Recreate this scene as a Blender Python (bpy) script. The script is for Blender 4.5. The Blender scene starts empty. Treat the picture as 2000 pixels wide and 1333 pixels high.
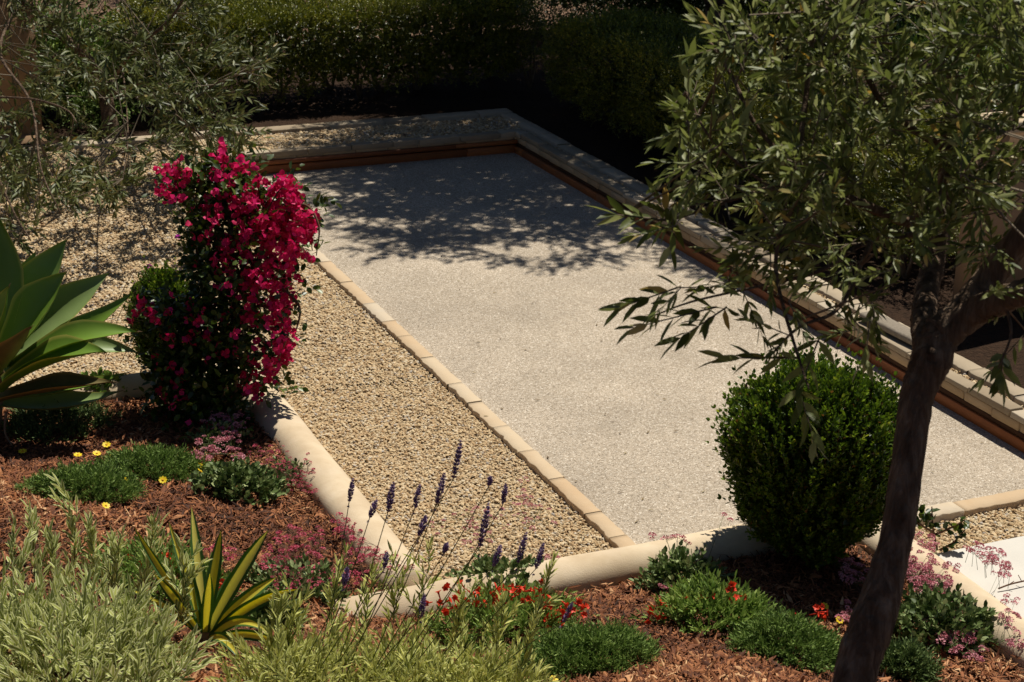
import bpy, math, random
import numpy as np
from mathutils import Matrix
rng = np.random.default_rng(7)
random.seed(7)
S = bpy.context.scene
C = S.collection

# ------------------------------------------------------------------ camera
R = np.array([[0.91614193, 0.12045537, -0.3823277],
              [-0.4002308, 0.3280357, -0.85569147],
              [0.0223445, 0.93695415, 0.34873721]])
CAMZ = 4.0
cam = bpy.data.objects.new('camera', bpy.data.cameras.new('camera'))
C.objects.link(cam)
M4 = Matrix([[*R[0], 0], [*R[1], 0], [*R[2], CAMZ], [0, 0, 0, 1]])
cam.matrix_world = M4
cam.data.sensor_width = 36
cam.data.lens = 3455 / 2000 * 36
cam.data.clip_end = 2000
cam.data.dof.use_dof = True
cam.data.dof.focus_distance = 8.0
cam.data.dof.aperture_fstop = 8.5
S.camera = cam
S.render.resolution_x = 1024
S.render.resolution_y = 682

# ------------------------------------------------------------------ light
SX, SY = 0.40, 0.36
SUNV = np.array([SX, SY, 1.0]); SUNV /= np.linalg.norm(SUNV)
elev = math.asin(SUNV[2])
w = bpy.data.worlds.new('World'); S.world = w; w.use_nodes = True
nt = w.node_tree
sky = nt.nodes.new('ShaderNodeTexSky'); sky.sky_type = 'NISHITA'; sky.sun_disc = False
sky.sun_elevation = elev; sky.air_density = .65; sky.dust_density = .4; sky.altitude = 600
sky.sun_rotation = math.atan2(SUNV[0], SUNV[1])
bg = nt.nodes['Background']; bg.inputs[1].default_value = 0.05
nt.links.new(sky.outputs[0], bg.inputs[0])
sl = bpy.data.lights.new('sun', 'SUN'); sl.energy = 5.0; sl.angle = math.radians(0.53); sl.color = (1, .94, .84)
so = bpy.data.objects.new('sun', sl); C.objects.link(so)
from mathutils import Vector
so.rotation_euler = Vector(SUNV).to_track_quat('Z', 'Y').to_euler()
S.view_settings.view_transform = 'Standard'
S.view_settings.look = 'None'
S.view_settings.exposure = 0.15
S.view_settings.gamma = 1

# ------------------------------------------------------------------ pixel helpers (used only to read places off the photograph)
def ray(px, py):
    return R @ np.array([px - 1000, -(py - 666.5), -3455.])
def P(px, py, z=0.):
    d = ray(px, py); return np.array([0, 0, CAMZ]) + d * (z - CAMZ) / d[2]
def W(px, py, depth):
    return np.array([0, 0, CAMZ]) + ray(px, py) * depth / 3455.
def depth_of(p):
    return -(R.T @ (np.array(p) - [0, 0, CAMZ]))[2]
def sst(a, b, x):
    t = np.clip((x - a) / (b - a), 0, 1); return t * t * (3 - 2 * t)
def bedz(x, y):
    x = np.asarray(x, float); y = np.asarray(y, float)
    fx = 1 - .97 * sst(2.9, 4.5, x)
    z = .15 + .27 * np.maximum(0, 6.4 - y) * fx
    z = z + .26 * np.maximum(0, 2.3 - x) * (1 - .9 * sst(7.2, 9.0, y)) * (1 - .35 * sst(1.2, -1, x))
    z = z + .018 * np.sin(x * 3.1 + 1.3 * np.sin(y * 2.3)) * np.sin(y * 3.7 + x) + .008 * np.sin(x * 11 + y * 7) * np.sin(y * 13 - x * 5)
    return z
def G(px, py):
    d = ray(px, py); o = np.array([0, 0, CAMZ]); t0 = 0
    for t in np.linspace(1, 16, 3000):
        p = o + d * t / 3455.
        if p[2] < bedz(p[0], p[1]): return p
    return P(px, py, .2)

# ------------------------------------------------------------------ materials
GREEN = dict(box_leaf=1.45, hedge_leaf=2.2, tree_leaf=1.1, olive_leaf=1.3, olive_leaf_far=.85, mound=1.05, mound_grey=.85, fuchsia_leaf=.95, eriog_leaf=1.15, geranium_leaf=1.1, variegated=1.0, lav_leaf=1.02, agave=1.4, bougain_leaf=1.2)
def mat(name, ramp, rough=.8, spec=.3, noise=None, bump=None, transl=0, attr=None, extra=None, edge=None):
    """ramp: [(pos,(r,g,b))]; noise=(scale, detail, distortion) or None; attr: per-piece random attribute drives the ramp."""
    if name in GREEN:
        f_ = GREEN[name]; ramp = [(p, (c[0] * f_ * 1.04, c[1] * f_, c[2] * f_ * (.9 if name == 'agave' else .72 if 'olive' in name else .62))) for p, c in ramp]
    m = bpy.data.materials.new(name); m.use_nodes = True
    n = m.node_tree.nodes; l = m.node_tree.links
    b = n['Principled BSDF']; b.inputs['Roughness'].default_value = rough
    b.inputs['Specular IOR Level'].default_value = spec
    cr = n.new('ShaderNodeValToRGB'); e = cr.color_ramp.elements
    while len(e) > 1: e.remove(e[0])
    e[0].position = ramp[0][0]; e[0].color = (*ramp[0][1], 1)
    for p, c in ramp[1:]:
        k = e.new(p); k.color = (*c, 1)
    tc = n.new('ShaderNodeTexCoord')
    if name == 'bark':
        mp = n.new('ShaderNodeMapping'); mp.inputs['Scale'].default_value = (1, 1, .16); l.new(tc.outputs['Object'], mp.inputs[0])
        class _T: outputs = {'Object': mp.outputs[0]}
        tc = _T
    src = None
    if noise:
        nz = n.new('ShaderNodeTexNoise'); nz.inputs['Scale'].default_value = noise[0]
        nz.inputs['Detail'].default_value = noise[1]; nz.inputs['Roughness'].default_value = .6
        if len(noise) > 2: nz.inputs['Distortion'].default_value = noise[2]
        l.new(tc.outputs['Object'], nz.inputs['Vector']); src = nz.outputs[0]
    if attr:
        at = n.new('ShaderNodeAttribute'); at.attribute_name = attr
        if src:
            mx = n.new('ShaderNodeMath'); mx.operation = 'MULTIPLY_ADD'
            mx.inputs[1].default_value = .5; l.new(src, mx.inputs[0])
            m2 = n.new('ShaderNodeMath'); m2.operation = 'MULTIPLY_ADD'; m2.inputs[1].default_value = .75; m2.inputs[2].default_value = -.13
            l.new(at.outputs['Fac'], m2.inputs[0]); l.new(m2.outputs[0], mx.inputs[2]); src = mx.outputs[0]
        else: src = at.outputs['Fac']
    l.new(src, cr.inputs[0])
    col = cr.outputs[0]
    if edge:
        ea = n.new('ShaderNodeAttribute'); ea.attribute_name = 'edge'
        er = n.new('ShaderNodeValToRGB'); er.color_ramp.elements[0].position = edge[0]; er.color_ramp.elements[1].position = edge[1]
        l.new(ea.outputs['Fac'], er.inputs[0])
        mc = n.new('ShaderNodeMix'); mc.data_type = 'RGBA'
        l.new(er.outputs[0], mc.inputs[0]); l.new(col, mc.inputs[6]); mc.inputs[7].default_value = (*edge[2], 1)
        col = mc.outputs[2]
    if extra:   # (scale, strength, colour) : broad stains of their own shape
        n2 = n.new('ShaderNodeTexNoise'); n2.inputs['Scale'].default_value = extra[0]; n2.inputs['Detail'].default_value = 5
        l.new(tc.outputs['Object'], n2.inputs['Vector'])
        r2 = n.new('ShaderNodeMapRange'); r2.inputs[1].default_value = .42; r2.inputs[2].default_value = .72; r2.inputs[4].default_value = extra[1]
        l.new(n2.outputs[0], r2.inputs[0])
        mc = n.new('ShaderNodeMix'); mc.data_type = 'RGBA'
        l.new(r2.outputs[0], mc.inputs[0]); l.new(col, mc.inputs[6]); mc.inputs[7].default_value = (*extra[2], 1)
        col = mc.outputs[2]
    l.new(col, b.inputs['Base Color'])
    if bump:
        nb = n.new('ShaderNodeTexNoise'); nb.inputs['Scale'].default_value = bump[0]; nb.inputs['Detail'].default_value = 4
        l.new(tc.outputs['Object'], nb.inputs['Vector'])
        bp = n.new('ShaderNodeBump'); bp.inputs['Strength'].default_value = bump[1]; bp.inputs['Distance'].default_value = bump[2]
        l.new(nb.outputs[0], bp.inputs['Height']); l.new(bp.outputs[0], b.inputs['Normal'])
    if transl:
        t = n.new('ShaderNodeBsdfTranslucent'); l.new(col, t.inputs['Color'])
        ms = n.new('ShaderNodeMixShader'); ms.inputs[0].default_value = transl
        l.new(b.outputs[0], ms.inputs[1]); l.new(t.outputs[0], ms.inputs[2])
        l.new(ms.outputs[0], n['Material Output'].inputs[0])
    return m

M = {}
M['soil'] = mat('soil', [(.3, (.05, .028, .016)), (.7, (.10, .055, .03))], 1, .1, (18, 6), (60, .6, .02))
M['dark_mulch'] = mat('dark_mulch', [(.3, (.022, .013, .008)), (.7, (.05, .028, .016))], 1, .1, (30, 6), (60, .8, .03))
M['mulch'] = mat('mulch', [(0, (.035, .012, .005)), (.3, (.115, .036, .012)), (.6, (.25, .088, .030)), (.85, (.40, .17, .065)), (1, (.60, .36, .18))], .75, .25, attr='rnd')
M['gravel'] = mat('gravel', [(0, (.20, .15, .10)), (.08, (.38, .24, .115)), (.35, (.52, .37, .20)), (.7, (.60, .46, .27)), (.92, (.64, .53, .36)), (.97, (.36, .32, .28)), (1, (.68, .60, .47))], .75, .25, attr='rnd')
M['gravel_base'] = mat('gravel_base', [(.35, (.28, .20, .11)), (.6, (.50, .38, .23))], 1, .1, (70, 4), (70, .8, .02))
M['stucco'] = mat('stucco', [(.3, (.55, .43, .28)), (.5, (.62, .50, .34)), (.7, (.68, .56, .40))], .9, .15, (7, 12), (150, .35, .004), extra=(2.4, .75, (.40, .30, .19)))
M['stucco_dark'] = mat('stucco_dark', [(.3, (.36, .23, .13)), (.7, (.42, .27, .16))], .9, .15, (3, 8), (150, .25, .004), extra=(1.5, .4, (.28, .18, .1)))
M['flag'] = mat('flag', [(0, (.46, .30, .16)), (.35, (.50, .37, .23)), (.65, (.54, .43, .29)), (1, (.50, .43, .33))], .8, .2, (6, 8, .6), (60, .35, .006), attr='rnd')
M['cap'] = mat('cap', [(0, (.26, .20, .13)), (.5, (.38, .31, .215)), (1, (.46, .39, .29))], .85, .2, (7, 8, .3), (70, .4, .006), attr='rnd')
M['brick'] = mat('brick', [(0, (.36, .25, .14)), (.5, (.46, .33, .19)), (1, (.52, .39, .25))], .9, .15, (9, 8), (90, .4, .006), attr='rnd')
M['mortar'] = mat('mortar', [(.3, (.20, .17, .13)), (.7, (.28, .24, .19))], 1, .1, (50, 4), (90, .4, .005))
M['timber'] = mat('timber', [(0, (.19, .055, .016)), (.5, (.31, .10, .026)), (1, (.46, .17, .05))], .6, .35, (4, 8, 2), (40, .2, .004), attr='rnd')
M['groove_shade'] = mat('groove_shade', [(.3, (.05, .022, .010)), (.7, (.08, .036, .016))], .8, .2, (6, 6))  # near-black brown that paints the shade in the wall groove
M['slab'] = mat('slab', [(.3, (.56, .53, .47)), (.7, (.64, .61, .54))], .85, .2, (3, 8), (120, .15, .003), extra=(1.2, .25, (.55, .5, .42)))
M['path'] = mat('path', [(.3, (.50, .42, .34)), (.7, (.58, .49, .40))], .9, .1, (4, 6))
M['hill'] = mat('hill', [(.3, (.11, .065, .04)), (.55, (.19, .12, .08)), (.75, (.25, .17, .11))], 1, .1, (1.6, 10, .5), (5, .8, .3))
M['box_leaf'] = mat('box_leaf', [(0, (.12, .06, .02)), (.03, (.020, .038, .006)), (.5, (.065, .120, .012)), (.8, (.14, .21, .020)), (1, (.27, .31, .04))], .36, .5, attr='rnd', transl=.25)
M['hedge_leaf'] = mat('hedge_leaf', [(0, (.016, .024, .005)), (.5, (.06, .070, .008)), (.85, (.13, .14, .018)), (1, (.22, .18, .03))], .42, .4, attr='rnd', transl=.15)
M['tree_leaf'] = mat('tree_leaf', [(0, (.015, .03, .006)), (.5, (.035, .065, .012)), (1, (.09, .14, .025))], .45, .4, attr='rnd', transl=.25)
M['olive_leaf'] = mat('olive_leaf', [(0, (.045, .065, .014)), (.45, (.12, .15, .045)), (.8, (.19, .22, .085)), (.92, (.27, .30, .17)), (.965, (.34, .34, .22)), (1, (.36, .22, .03))], .5, .35, attr='rnd', transl=.4)
M['olive_leaf_far'] = mat('olive_leaf_far', [(0, (.04, .056, .014)), (.45, (.10, .13, .040)), (.8, (.155, .185, .075)), (.95, (.24, .26, .15)), (1, (.26, .18, .04))], .5, .3, attr='rnd', transl=.2)
M['bark'] = mat('bark', [(.25, (.05, .031, .019)), (.5, (.14, .094, .062)), (.75, (.30, .225, .155))], .95, .1, (34, 10, .6), (60, 1, .03), extra=(14, .6, (.05, .03, .018)))
M['twig'] = mat('twig', [(.3, (.10, .075, .05)), (.7, (.19, .155, .11))], .9, .1, (20, 4))
M['stem_green'] = mat('stem_green', [(.3, (.06, .085, .025)), (.7, (.12, .14, .05))], .7, .2, (20, 3))
M['stem_brown'] = mat('stem_brown', [(.3, (.10, .05, .03)), (.7, (.17, .09, .05))], .8, .2, (20, 3))
M['bougain'] = mat('bougain', [(0, (.34, .005, .05)), (.5, (.70, .012, .11)), (1, (.92, .05, .27))], .55, .25, attr='rnd', transl=.32)
M['bougain_leaf'] = mat('bougain_leaf', [(0, (.015, .03, .006)), (.6, (.04, .075, .014)), (1, (.10, .15, .02))], .4, .4, attr='rnd', transl=.22)
M['agave'] = mat('agave', [(0, (.07, .14, .012)), (.5, (.12, .21, .028)), (1, (.20, .27, .13))], .42, .4, (3, 5), attr='rnd', edge=(.86, 1.0, (.50, .48, .10)), transl=.22)
M['agave_dry'] = mat('agave_dry', [(.3, (.18, .10, .05)), (.7, (.30, .20, .11))], .8, .2, (25, 6))
M['agave_old'] = mat('agave_old', [(.3, (.09, .085, .02)), (.7, (.19, .14, .05))], .6, .3, (6, 6), edge=(.8, 1.0, (.40, .26, .07)), transl=.08)
M['yucca'] = mat('yucca', [(0, (.78, .72, .07)), (.5, (.88, .80, .12)), (1, (.88, .84, .28))], .45, .35, attr='rnd', edge=(.50, .58, (.10, .22, .05)), transl=.55)
M['variegated'] = mat('variegated', [(0, (.17, .22, .055)), (.5, (.27, .33, .095)), (1, (.45, .50, .18))], .6, .25, attr='rnd', edge=(.35, .8, (.74, .74, .38)), transl=.28)
M['lav_leaf'] = mat('lav_leaf', [(0, (.20, .25, .06)), (.5, (.38, .42, .12)), (1, (.58, .58, .20))], .6, .25, attr='rnd', edge=(.4, .9, (.70, .68, .30)), transl=.25)
M['mound'] = mat('mound', [(0, (.06, .11, .03)), (.5, (.14, .23, .075)), (1, (.25, .35, .14))], .6, .2, attr='rnd', transl=.2)
M['mound_grey'] = mat('mound_grey', [(0, (.05, .09, .035)), (.5, (.12, .19, .085)), (1, (.22, .30, .15))], .6, .2, attr='rnd', transl=.15)
M['fuchsia_leaf'] = mat('fuchsia_leaf', [(0, (.10, .18, .045)), (.5, (.22, .34, .10)), (1, (.36, .47, .19))], .6, .25, attr='rnd', transl=.25)
M['eriog_leaf'] = mat('eriog_leaf', [(0, (.05, .085, .03)), (.5, (.11, .165, .075)), (1, (.34, .40, .28))], .55, .3, attr='rnd', transl=.12)
M['geranium_leaf'] = mat('geranium_leaf', [(0, (.04, .08, .02)), (.5, (.10, .19, .04)), (1, (.22, .33, .09))], .5, .3, attr='rnd', transl=.2)
M['red'] = mat('red', [(0, (.62, .03, .01)), (1, (.86, .07, .02))], .5, .3, attr='rnd', transl=.2)
M['pink'] = mat('pink', [(0, (.44, .14, .17)), (.5, (.62, .25, .29)), (1, (.78, .45, .46))], .8, .1, attr='rnd', transl=.1)
M['pink_deep'] = mat('pink_deep', [(0, (.42, .06, .11)), (.5, (.62, .12, .18)), (1, (.74, .26, .31))], .8, .1, attr='rnd', transl=.1)
M['yellow'] = mat('yellow', [(0, (.80, .55, .01)), (1, (.88, .68, .03))], .5, .2, attr='rnd', transl=.1)
M['orange_disc'] = mat('orange_disc', [(0, (.62, .30, .01)), (1, (.70, .36, .02))], .7, .2, (50, 2))
M['purple'] = mat('purple', [(0, (.12, .07, .15)), (.5, (.26, .17, .32)), (1, (.46, .34, .54))], .8, .1, attr='rnd', transl=.1)
M['magenta'] = mat('magenta', [(0, (.45, .02, .35)), (1, (.6, .05, .5))], .6, .2, attr='rnd', transl=.2)
M['hose'] = mat('hose', [(.3, (.45, .42, .46)), (.7, (.62, .58, .62))], .4, .5, (30, 3))
M['dry'] = mat('dry', [(.3, (.30, .20, .11)), (.7, (.48, .36, .22))], .9, .1, (25, 3))
M['litter'] = mat('litter', [(0, (.10, .06, .03)), (.6, (.26, .19, .09)), (1, (.36, .30, .17))], .8, .2, attr='rnd')
M['white_petal'] = mat('white_petal', [(0, (.7, .7, .62)), (1, (.8, .8, .72))], .6, .2, attr='rnd')

# crushed-stone court surface: fine pale and dark grains
def court_mat():
    m = bpy.data.materials.new('crushed_stone'); m.use_nodes = True
    n = m.node_tree.nodes; l = m.node_tree.links; b = n['Principled BSDF']
    b.inputs['Roughness'].default_value = .9; b.inputs['Specular IOR Level'].default_value = .15
    tc = n.new('ShaderNodeTexCoord')
    v = n.new('ShaderNodeTexVoronoi'); v.inputs['Scale'].default_value = 170; l.new(tc.outputs['Object'], v.inputs['Vector'])
    sep = n.new('ShaderNodeSeparateColor'); l.new(v.outputs['Color'], sep.inputs[0])
    cr = n.new('ShaderNodeValToRGB'); e = cr.color_ramp.elements
    e[0].position = 0; e[0].color = (.18, .15, .11, 1); e[1].position = 1; e[1].color = (.82, .75, .63, 1)
    for p, c in ((.10, (.33, .265, .19, 1)), (.5, (.46, .385, .29, 1)), (.9, (.54, .46, .36, 1))):
        k = e.new(p); k.color = c
    l.new(sep.outputs[0], cr.inputs[0])
    nz = n.new('ShaderNodeTexNoise'); nz.inputs['Scale'].default_value = 1.1; nz.inputs['Detail'].default_value = 7; nz.inputs['Roughness'].default_value = .65
    l.new(tc.outputs['Object'], nz.inputs['Vector'])
    mr = n.new('ShaderNodeMapRange'); mr.inputs[1].default_value = .3; mr.inputs[2].default_value = .7; mr.inputs[3].default_value = .80; mr.inputs[4].default_value = 1.14
    l.new(nz.outputs[0], mr.inputs[0])
    n3 = n.new('ShaderNodeTexNoise'); n3.inputs['Scale'].default_value = 38; n3.inputs['Detail'].default_value = 3
    l.new(tc.outputs['Object'], n3.inputs['Vector'])
    m3 = n.new('ShaderNodeMapRange'); m3.inputs[1].default_value = .3; m3.inputs[2].default_value = .7; m3.inputs[3].default_value = .86; m3.inputs[4].default_value = 1.10
    l.new(n3.outputs[0], m3.inputs[0])
    mu0 = n.new('ShaderNodeMath'); mu0.operation = 'MULTIPLY'; l.new(mr.outputs[0], mu0.inputs[0]); l.new(m3.outputs[0], mu0.inputs[1])
    mu = n.new('ShaderNodeVectorMath'); mu.operation = 'SCALE'; l.new(cr.outputs[0], mu.inputs[0]); l.new(mu0.outputs[0], mu.inputs['Scale'])
    l.new(mu.outputs[0], b.inputs['Base Color'])
    bp = n.new('ShaderNodeBump'); bp.inputs['Strength'].default_value = .9; bp.inputs['Distance'].default_value = .004
    l.new(v.outputs['Distance'], bp.inputs['Height']); bp.invert = True; l.new(bp.outputs[0], b.inputs['Normal'])
    return m
M['court'] = court_mat()

# ------------------------------------------------------------------ mesh building
def unit(a):
    return a / (np.linalg.norm(a, axis=-1, keepdims=True) + 1e-12)
class MB:
    def __init__(s): s.v = []; s.f = {}; s.r = []; s.e = []; s.n = 0
    def add(s, v, f, rnd=None, edge=None):
        v = np.asarray(v, float).reshape(-1, 3); f = np.asarray(f, int)
        s.f.setdefault(f.shape[1], []).append(f + s.n)
        s.v.append(v); k = len(v)
        s.r.append(np.broadcast_to(np.asarray(.5 if rnd is None else rnd, float), (k,)))
        s.e.append(np.broadcast_to(np.asarray(0. if edge is None else edge, float), (k,)))
        s.n += k
    def more(s, f):   # extra faces of other size on last added verts
        f = np.asarray(f, int); s.f.setdefault(f.shape[1], []).append(f + (s.n - len(s.v[-1])))
    def box(s, a, b, rnd=None, jit=0, bev=0):
        a = np.array(a, float); b = np.array(b, float)
        v = np.array([[x, y, z] for z in (0, 1) for y in (0, 1) for x in (0, 1)], float) * (b - a) + a
        if jit: v = v + rng.normal(0, jit, v.shape)
        s.add(v, [[0, 2, 3, 1], [4, 5, 7, 6], [0, 1, 5, 4], [2, 6, 7, 3], [0, 4, 6, 2], [1, 3, 7, 5]], rnd)
    def tube(s, pts, rad, k=6, rnd=None, cap=True, wob=0):
        pts = np.asarray(pts, float); m = len(pts); rad = np.broadcast_to(rad, (m,)).astype(float)
        t = unit(np.gradient(pts, axis=0)) if m > 2 else unit(np.repeat((pts[1:] - pts[:1]), 2, 0))
        ref = np.array([.31, .22, .93]) if abs(t[:, 2]).mean() < .8 else np.array([1, .1, 0.])
        a = unit(np.cross(t, ref)); b = np.cross(t, a)
        th = np.arange(k) / k * 2 * np.pi
        rr = rad[:, None] * np.ones((1, k))
        if wob: rr = rr * (1 + rng.normal(0, wob, (m, k)))
        v = pts[:, None] + rr[..., None] * (a[:, None] * np.cos(th)[None, :, None] + b[:, None] * np.sin(th)[None, :, None])
        i = np.arange(m - 1)[:, None] * k + np.arange(k)[None]; j = np.arange(m - 1)[:, None] * k + (np.arange(k)[None] + 1) % k
        s.add(v.reshape(-1, 3), np.stack([i, j, j + k, i + k], -1).reshape(-1, 4), rnd)
        if cap: s.more([list(range(k))[::-1], [(m - 1) * k + q for q in range(k)]])
    def sticks(s, a, b, ra, rb, rnd=None):
        """many thin 3-sided stems at once"""
        a = np.asarray(a, float); b = np.asarray(b, float); N = len(a)
        t = unit(b - a); u = unit(np.cross(t, np.array([.3, .5, .81]))); w_ = np.cross(t, u)
        vs = []
        for base, r in ((a, ra), (b, rb)):
            for q in range(3):
                th = q * 2.094; vs.append(base + r * (u * math.cos(th) + w_ * math.sin(th)))
        v = np.stack(vs, 1).reshape(-1, 3)
        o = (np.arange(N) * 6)[:, None, None]
        f = np.array([[0, 1, 4, 3], [1, 2, 5, 4], [2, 0, 3, 5]])[None] + o
        s.add(v, f.reshape(-1, 4), rnd)
    def leaves(s, pos, d, L, Wd, nrm=None, kind='rhomb', rnd=None, fold=.25, curl=.0):
        pos = np.asarray(pos, float); N = len(pos)
        if N == 0: return
        d = unit(np.asarray(d, float)); L = np.broadcast_to(L, (N,))[:, None]; Wd = np.broadcast_to(Wd, (N,))[:, None]
        if nrm is None: nrm = np.array([0, 0, 1.]) + rng.normal(0, .55, (N, 3))
        side = unit(np.cross(d, nrm)); up = np.cross(side, d)
        if rnd is None: rnd = rng.random(N)
        rnd = np.broadcast_to(rnd, (N,))
        if kind == 'rhomb':
            v = np.stack([pos, pos + d * L * .5 + side * Wd * .5 + up * Wd * fold, pos + d * L + up * (-curl) * L, pos + d * L * .5 - side * Wd * .5 + up * Wd * fold], 1)
            f = np.array([[0, 1, 2], [0, 2, 3]]); e = np.array([0, 1, 0, 1.]); k = 4
            s.add(v.reshape(-1, 3), (f[None] + (np.arange(N) * k)[:, None, None]).reshape(-1, 3), np.repeat(rnd, k), np.tile(e, N))
        else:
            prof = dict(lens=(.30, .92, .68, .80), oval=(.28, .95, .66, .95), petal=(.35, .8, .75, 1.0))[kind]
            t1, w1, t2, w2 = prof
            c1 = pos + d * L * t1 - up * curl * L * .15; c2 = pos + d * L * t2 - up * curl * L * .5
            fu = up * Wd * fold
            v = np.stack([pos, c1 - side * Wd * .5 * w1 + fu, c1, c1 + side * Wd * .5 * w1 + fu,
                          c2 - side * Wd * .5 * w2 + fu, c2, c2 + side * Wd * .5 * w2 + fu, pos + d * L - up * curl * L], 1)
            e = np.array([.3, 1, 0, 1, 1, 0, 1, .6]); k = 8
            o = (np.arange(N) * k)[:, None, None]
            ft = np.array([[0, 2, 1], [0, 3, 2], [4, 5, 7], [5, 6, 7]]); fq = np.array([[1, 2, 5, 4], [2, 3, 6, 5]])
            s.add(v.reshape(-1, 3), (ft[None] + o).reshape(-1, 3), np.repeat(rnd, k), np.tile(e, N))
            s.more((fq[None] + o).reshape(-1, 4))
    def build(s, name, material, parent=None, smooth=False, origin=None):
        v = np.concatenate(s.v); r = np.concatenate(s.r); e = np.concatenate(s.e)
        if origin is not None: v = v - np.asarray(origin)
        me = bpy.data.meshes.new(name)
        me.vertices.add(len(v)); me.vertices.foreach_set('co', v.astype(np.float32).ravel())
        tot = []; idx = []
        for k, fs in s.f.items():
            ff = np.concatenate(fs); idx.append(ff.ravel()); tot.append(np.full(len(ff), k))
        tot = np.concatenate(tot); idx = np.concatenate(idx)
        me.loops.add(len(idx)); me.loops.foreach_set('vertex_index', idx.astype(np.int32))
        me.polygons.add(len(tot)); me.polygons.foreach_set('loop_start', np.concatenate([[0], np.cumsum(tot)[:-1]]).astype(np.int32))
        me.polygons.foreach_set('loop_total', tot.astype(np.int32))
        if smooth: me.polygons.foreach_set('use_smooth', np.ones(len(tot), bool))
        me.update(calc_edges=True)
        a = me.attributes.new('rnd', 'FLOAT', 'POINT'); a.data.foreach_set('value', r.astype(np.float32))
        a = me.attributes.new('edge', 'FLOAT', 'POINT'); a.data.foreach_set('value', e.astype(np.float32))
        me.materials.append(M[material])
        o = bpy.data.objects.new(name, me); C.objects.link(o)
        if parent is not None: o.parent = parent
        elif origin is not None: o.location = origin
        return o

def thing(name, label, cat, loc=(0, 0, 0), group=None):
    o = bpy.data.objects.new(name, None); C.objects.link(o); o.location = [float(q) for q in loc]; o.empty_display_size = .1
    o['label'] = label; o['category'] = cat
    if group: o['group'] = group
    return o
def tag(o, label, cat, group=None):
    o['label'] = label; o['category'] = cat
    if group: o['group'] = group
    return o
def kind(o, k): o['kind'] = k; return o
def grid(x0, x1, y0, y1, step, zf):
    nx = max(2, int((x1 - x0) / step) + 1); ny = max(2, int((y1 - y0) / step) + 1)
    X, Y = np.meshgrid(np.linspace(x0, x1, nx), np.linspace(y0, y1, ny)); v = np.stack([X, Y, zf(X, Y)], -1).reshape(-1, 3)
    i = (np.arange(ny - 1)[:, None] * nx + np.arange(nx - 1)[None]).ravel()
    return v, np.stack([i, i + 1, i + 1 + nx, i + nx], 1)

# ================================================================== THE SETTING
TOP = .19   # level of the planted ground round the court
m = MB(); m.add([[-300, -300, -.05], [300, -300, -.05], [300, 300, -.05], [-300, 300, -.05]], [[0, 1, 2, 3]])
kind(m.build('ground', 'soil'), 'structure')
m = MB(); v, f = grid(3.775, 6.40, 6.70, 14.34, .25, lambda x, y: 0 * x); m.add(v, f)
kind(m.build('court_surface', 'court'), 'structure')
# gravel beds (sheets under the loose stones)
def gz(x, y):
    left = np.where(x < 3.75, .175 * sst(12.6, 14.5, y), 0.)
    back = np.where((y > 14.36), .175, 0.); rt = np.where(x > 6.44, .176, 0.)
    return np.maximum(np.maximum(left, back), rt) - .015
m = MB()
for r in ((2.5, 3.70, 6.5, 9.5), (-3, 3.70, 9.4, 15.05), (3.70, 6.55, 14.38, 15.05), (6.45, 6.56, 4, 15.05), (4.85, 6.36, 6.25, 6.65)):
    v, f = grid(*r, .12, gz); m.add(v, f)
kind(m.build('gravel_bed', 'gravel_base'), 'structure')
m = MB()
v, f = grid(-4, 4.70, -3, 6.42, .06, bedz); m.add(v, f)
v, f = grid(-4, 2.46, 6.42, 9.36, .06, bedz); m.add(v, f)
kind(m.build('planting_bed', 'soil'), 'structure')
def bumpy(x, y): return .145 + .02 * np.sin(x * 5 + y * 3) * np.sin(y * 6 - x)
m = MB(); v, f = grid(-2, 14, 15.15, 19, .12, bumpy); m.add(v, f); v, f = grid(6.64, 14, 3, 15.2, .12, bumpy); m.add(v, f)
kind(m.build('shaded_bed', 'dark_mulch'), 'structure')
def hz(x, y):
    d = np.maximum(0, y - 18.5); return -.03 + .5 * sst(0, 1, d) * 0 + .075 * d + .5 * np.sin(x * .21 + 1) * sst(2, 14, d) + .15 * np.sin(x * .9) * np.sin(y * .7) * sst(1, 6, d)
m = MB(); v, f = grid(-60, 90, 18.4, 120, 1.0, hz); m.add(v, f)
kind(m.build('hill', 'hill', smooth=True), 'structure')

# path and slab
pm = MB(); pm.add([[1.2, 17.1, .19], [3.0, 17.0, .19], [2.7, 18.4, .19], [.6, 18.9, .19], [1.2, 17.1, .05], [3.0, 17.0, .05], [2.7, 18.4, .05], [.6, 18.9, .05]],
       [[0, 1, 2, 3], [0, 4, 5, 1], [1, 5, 6, 2], [2, 6, 7, 3], [3, 7, 4, 0]])
kind(pm.build('path', 'path'), 'structure')
pm = MB(); pm.box((4.86, 1.5, -.04), (7.6, 6.27, .035)); 
sl_ = pm.build('paved_landing', 'slab'); kind(sl_, 'structure')
bv = sl_.modifiers.new('b', 'BEVEL'); bv.width = .008; bv.segments = 2

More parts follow.
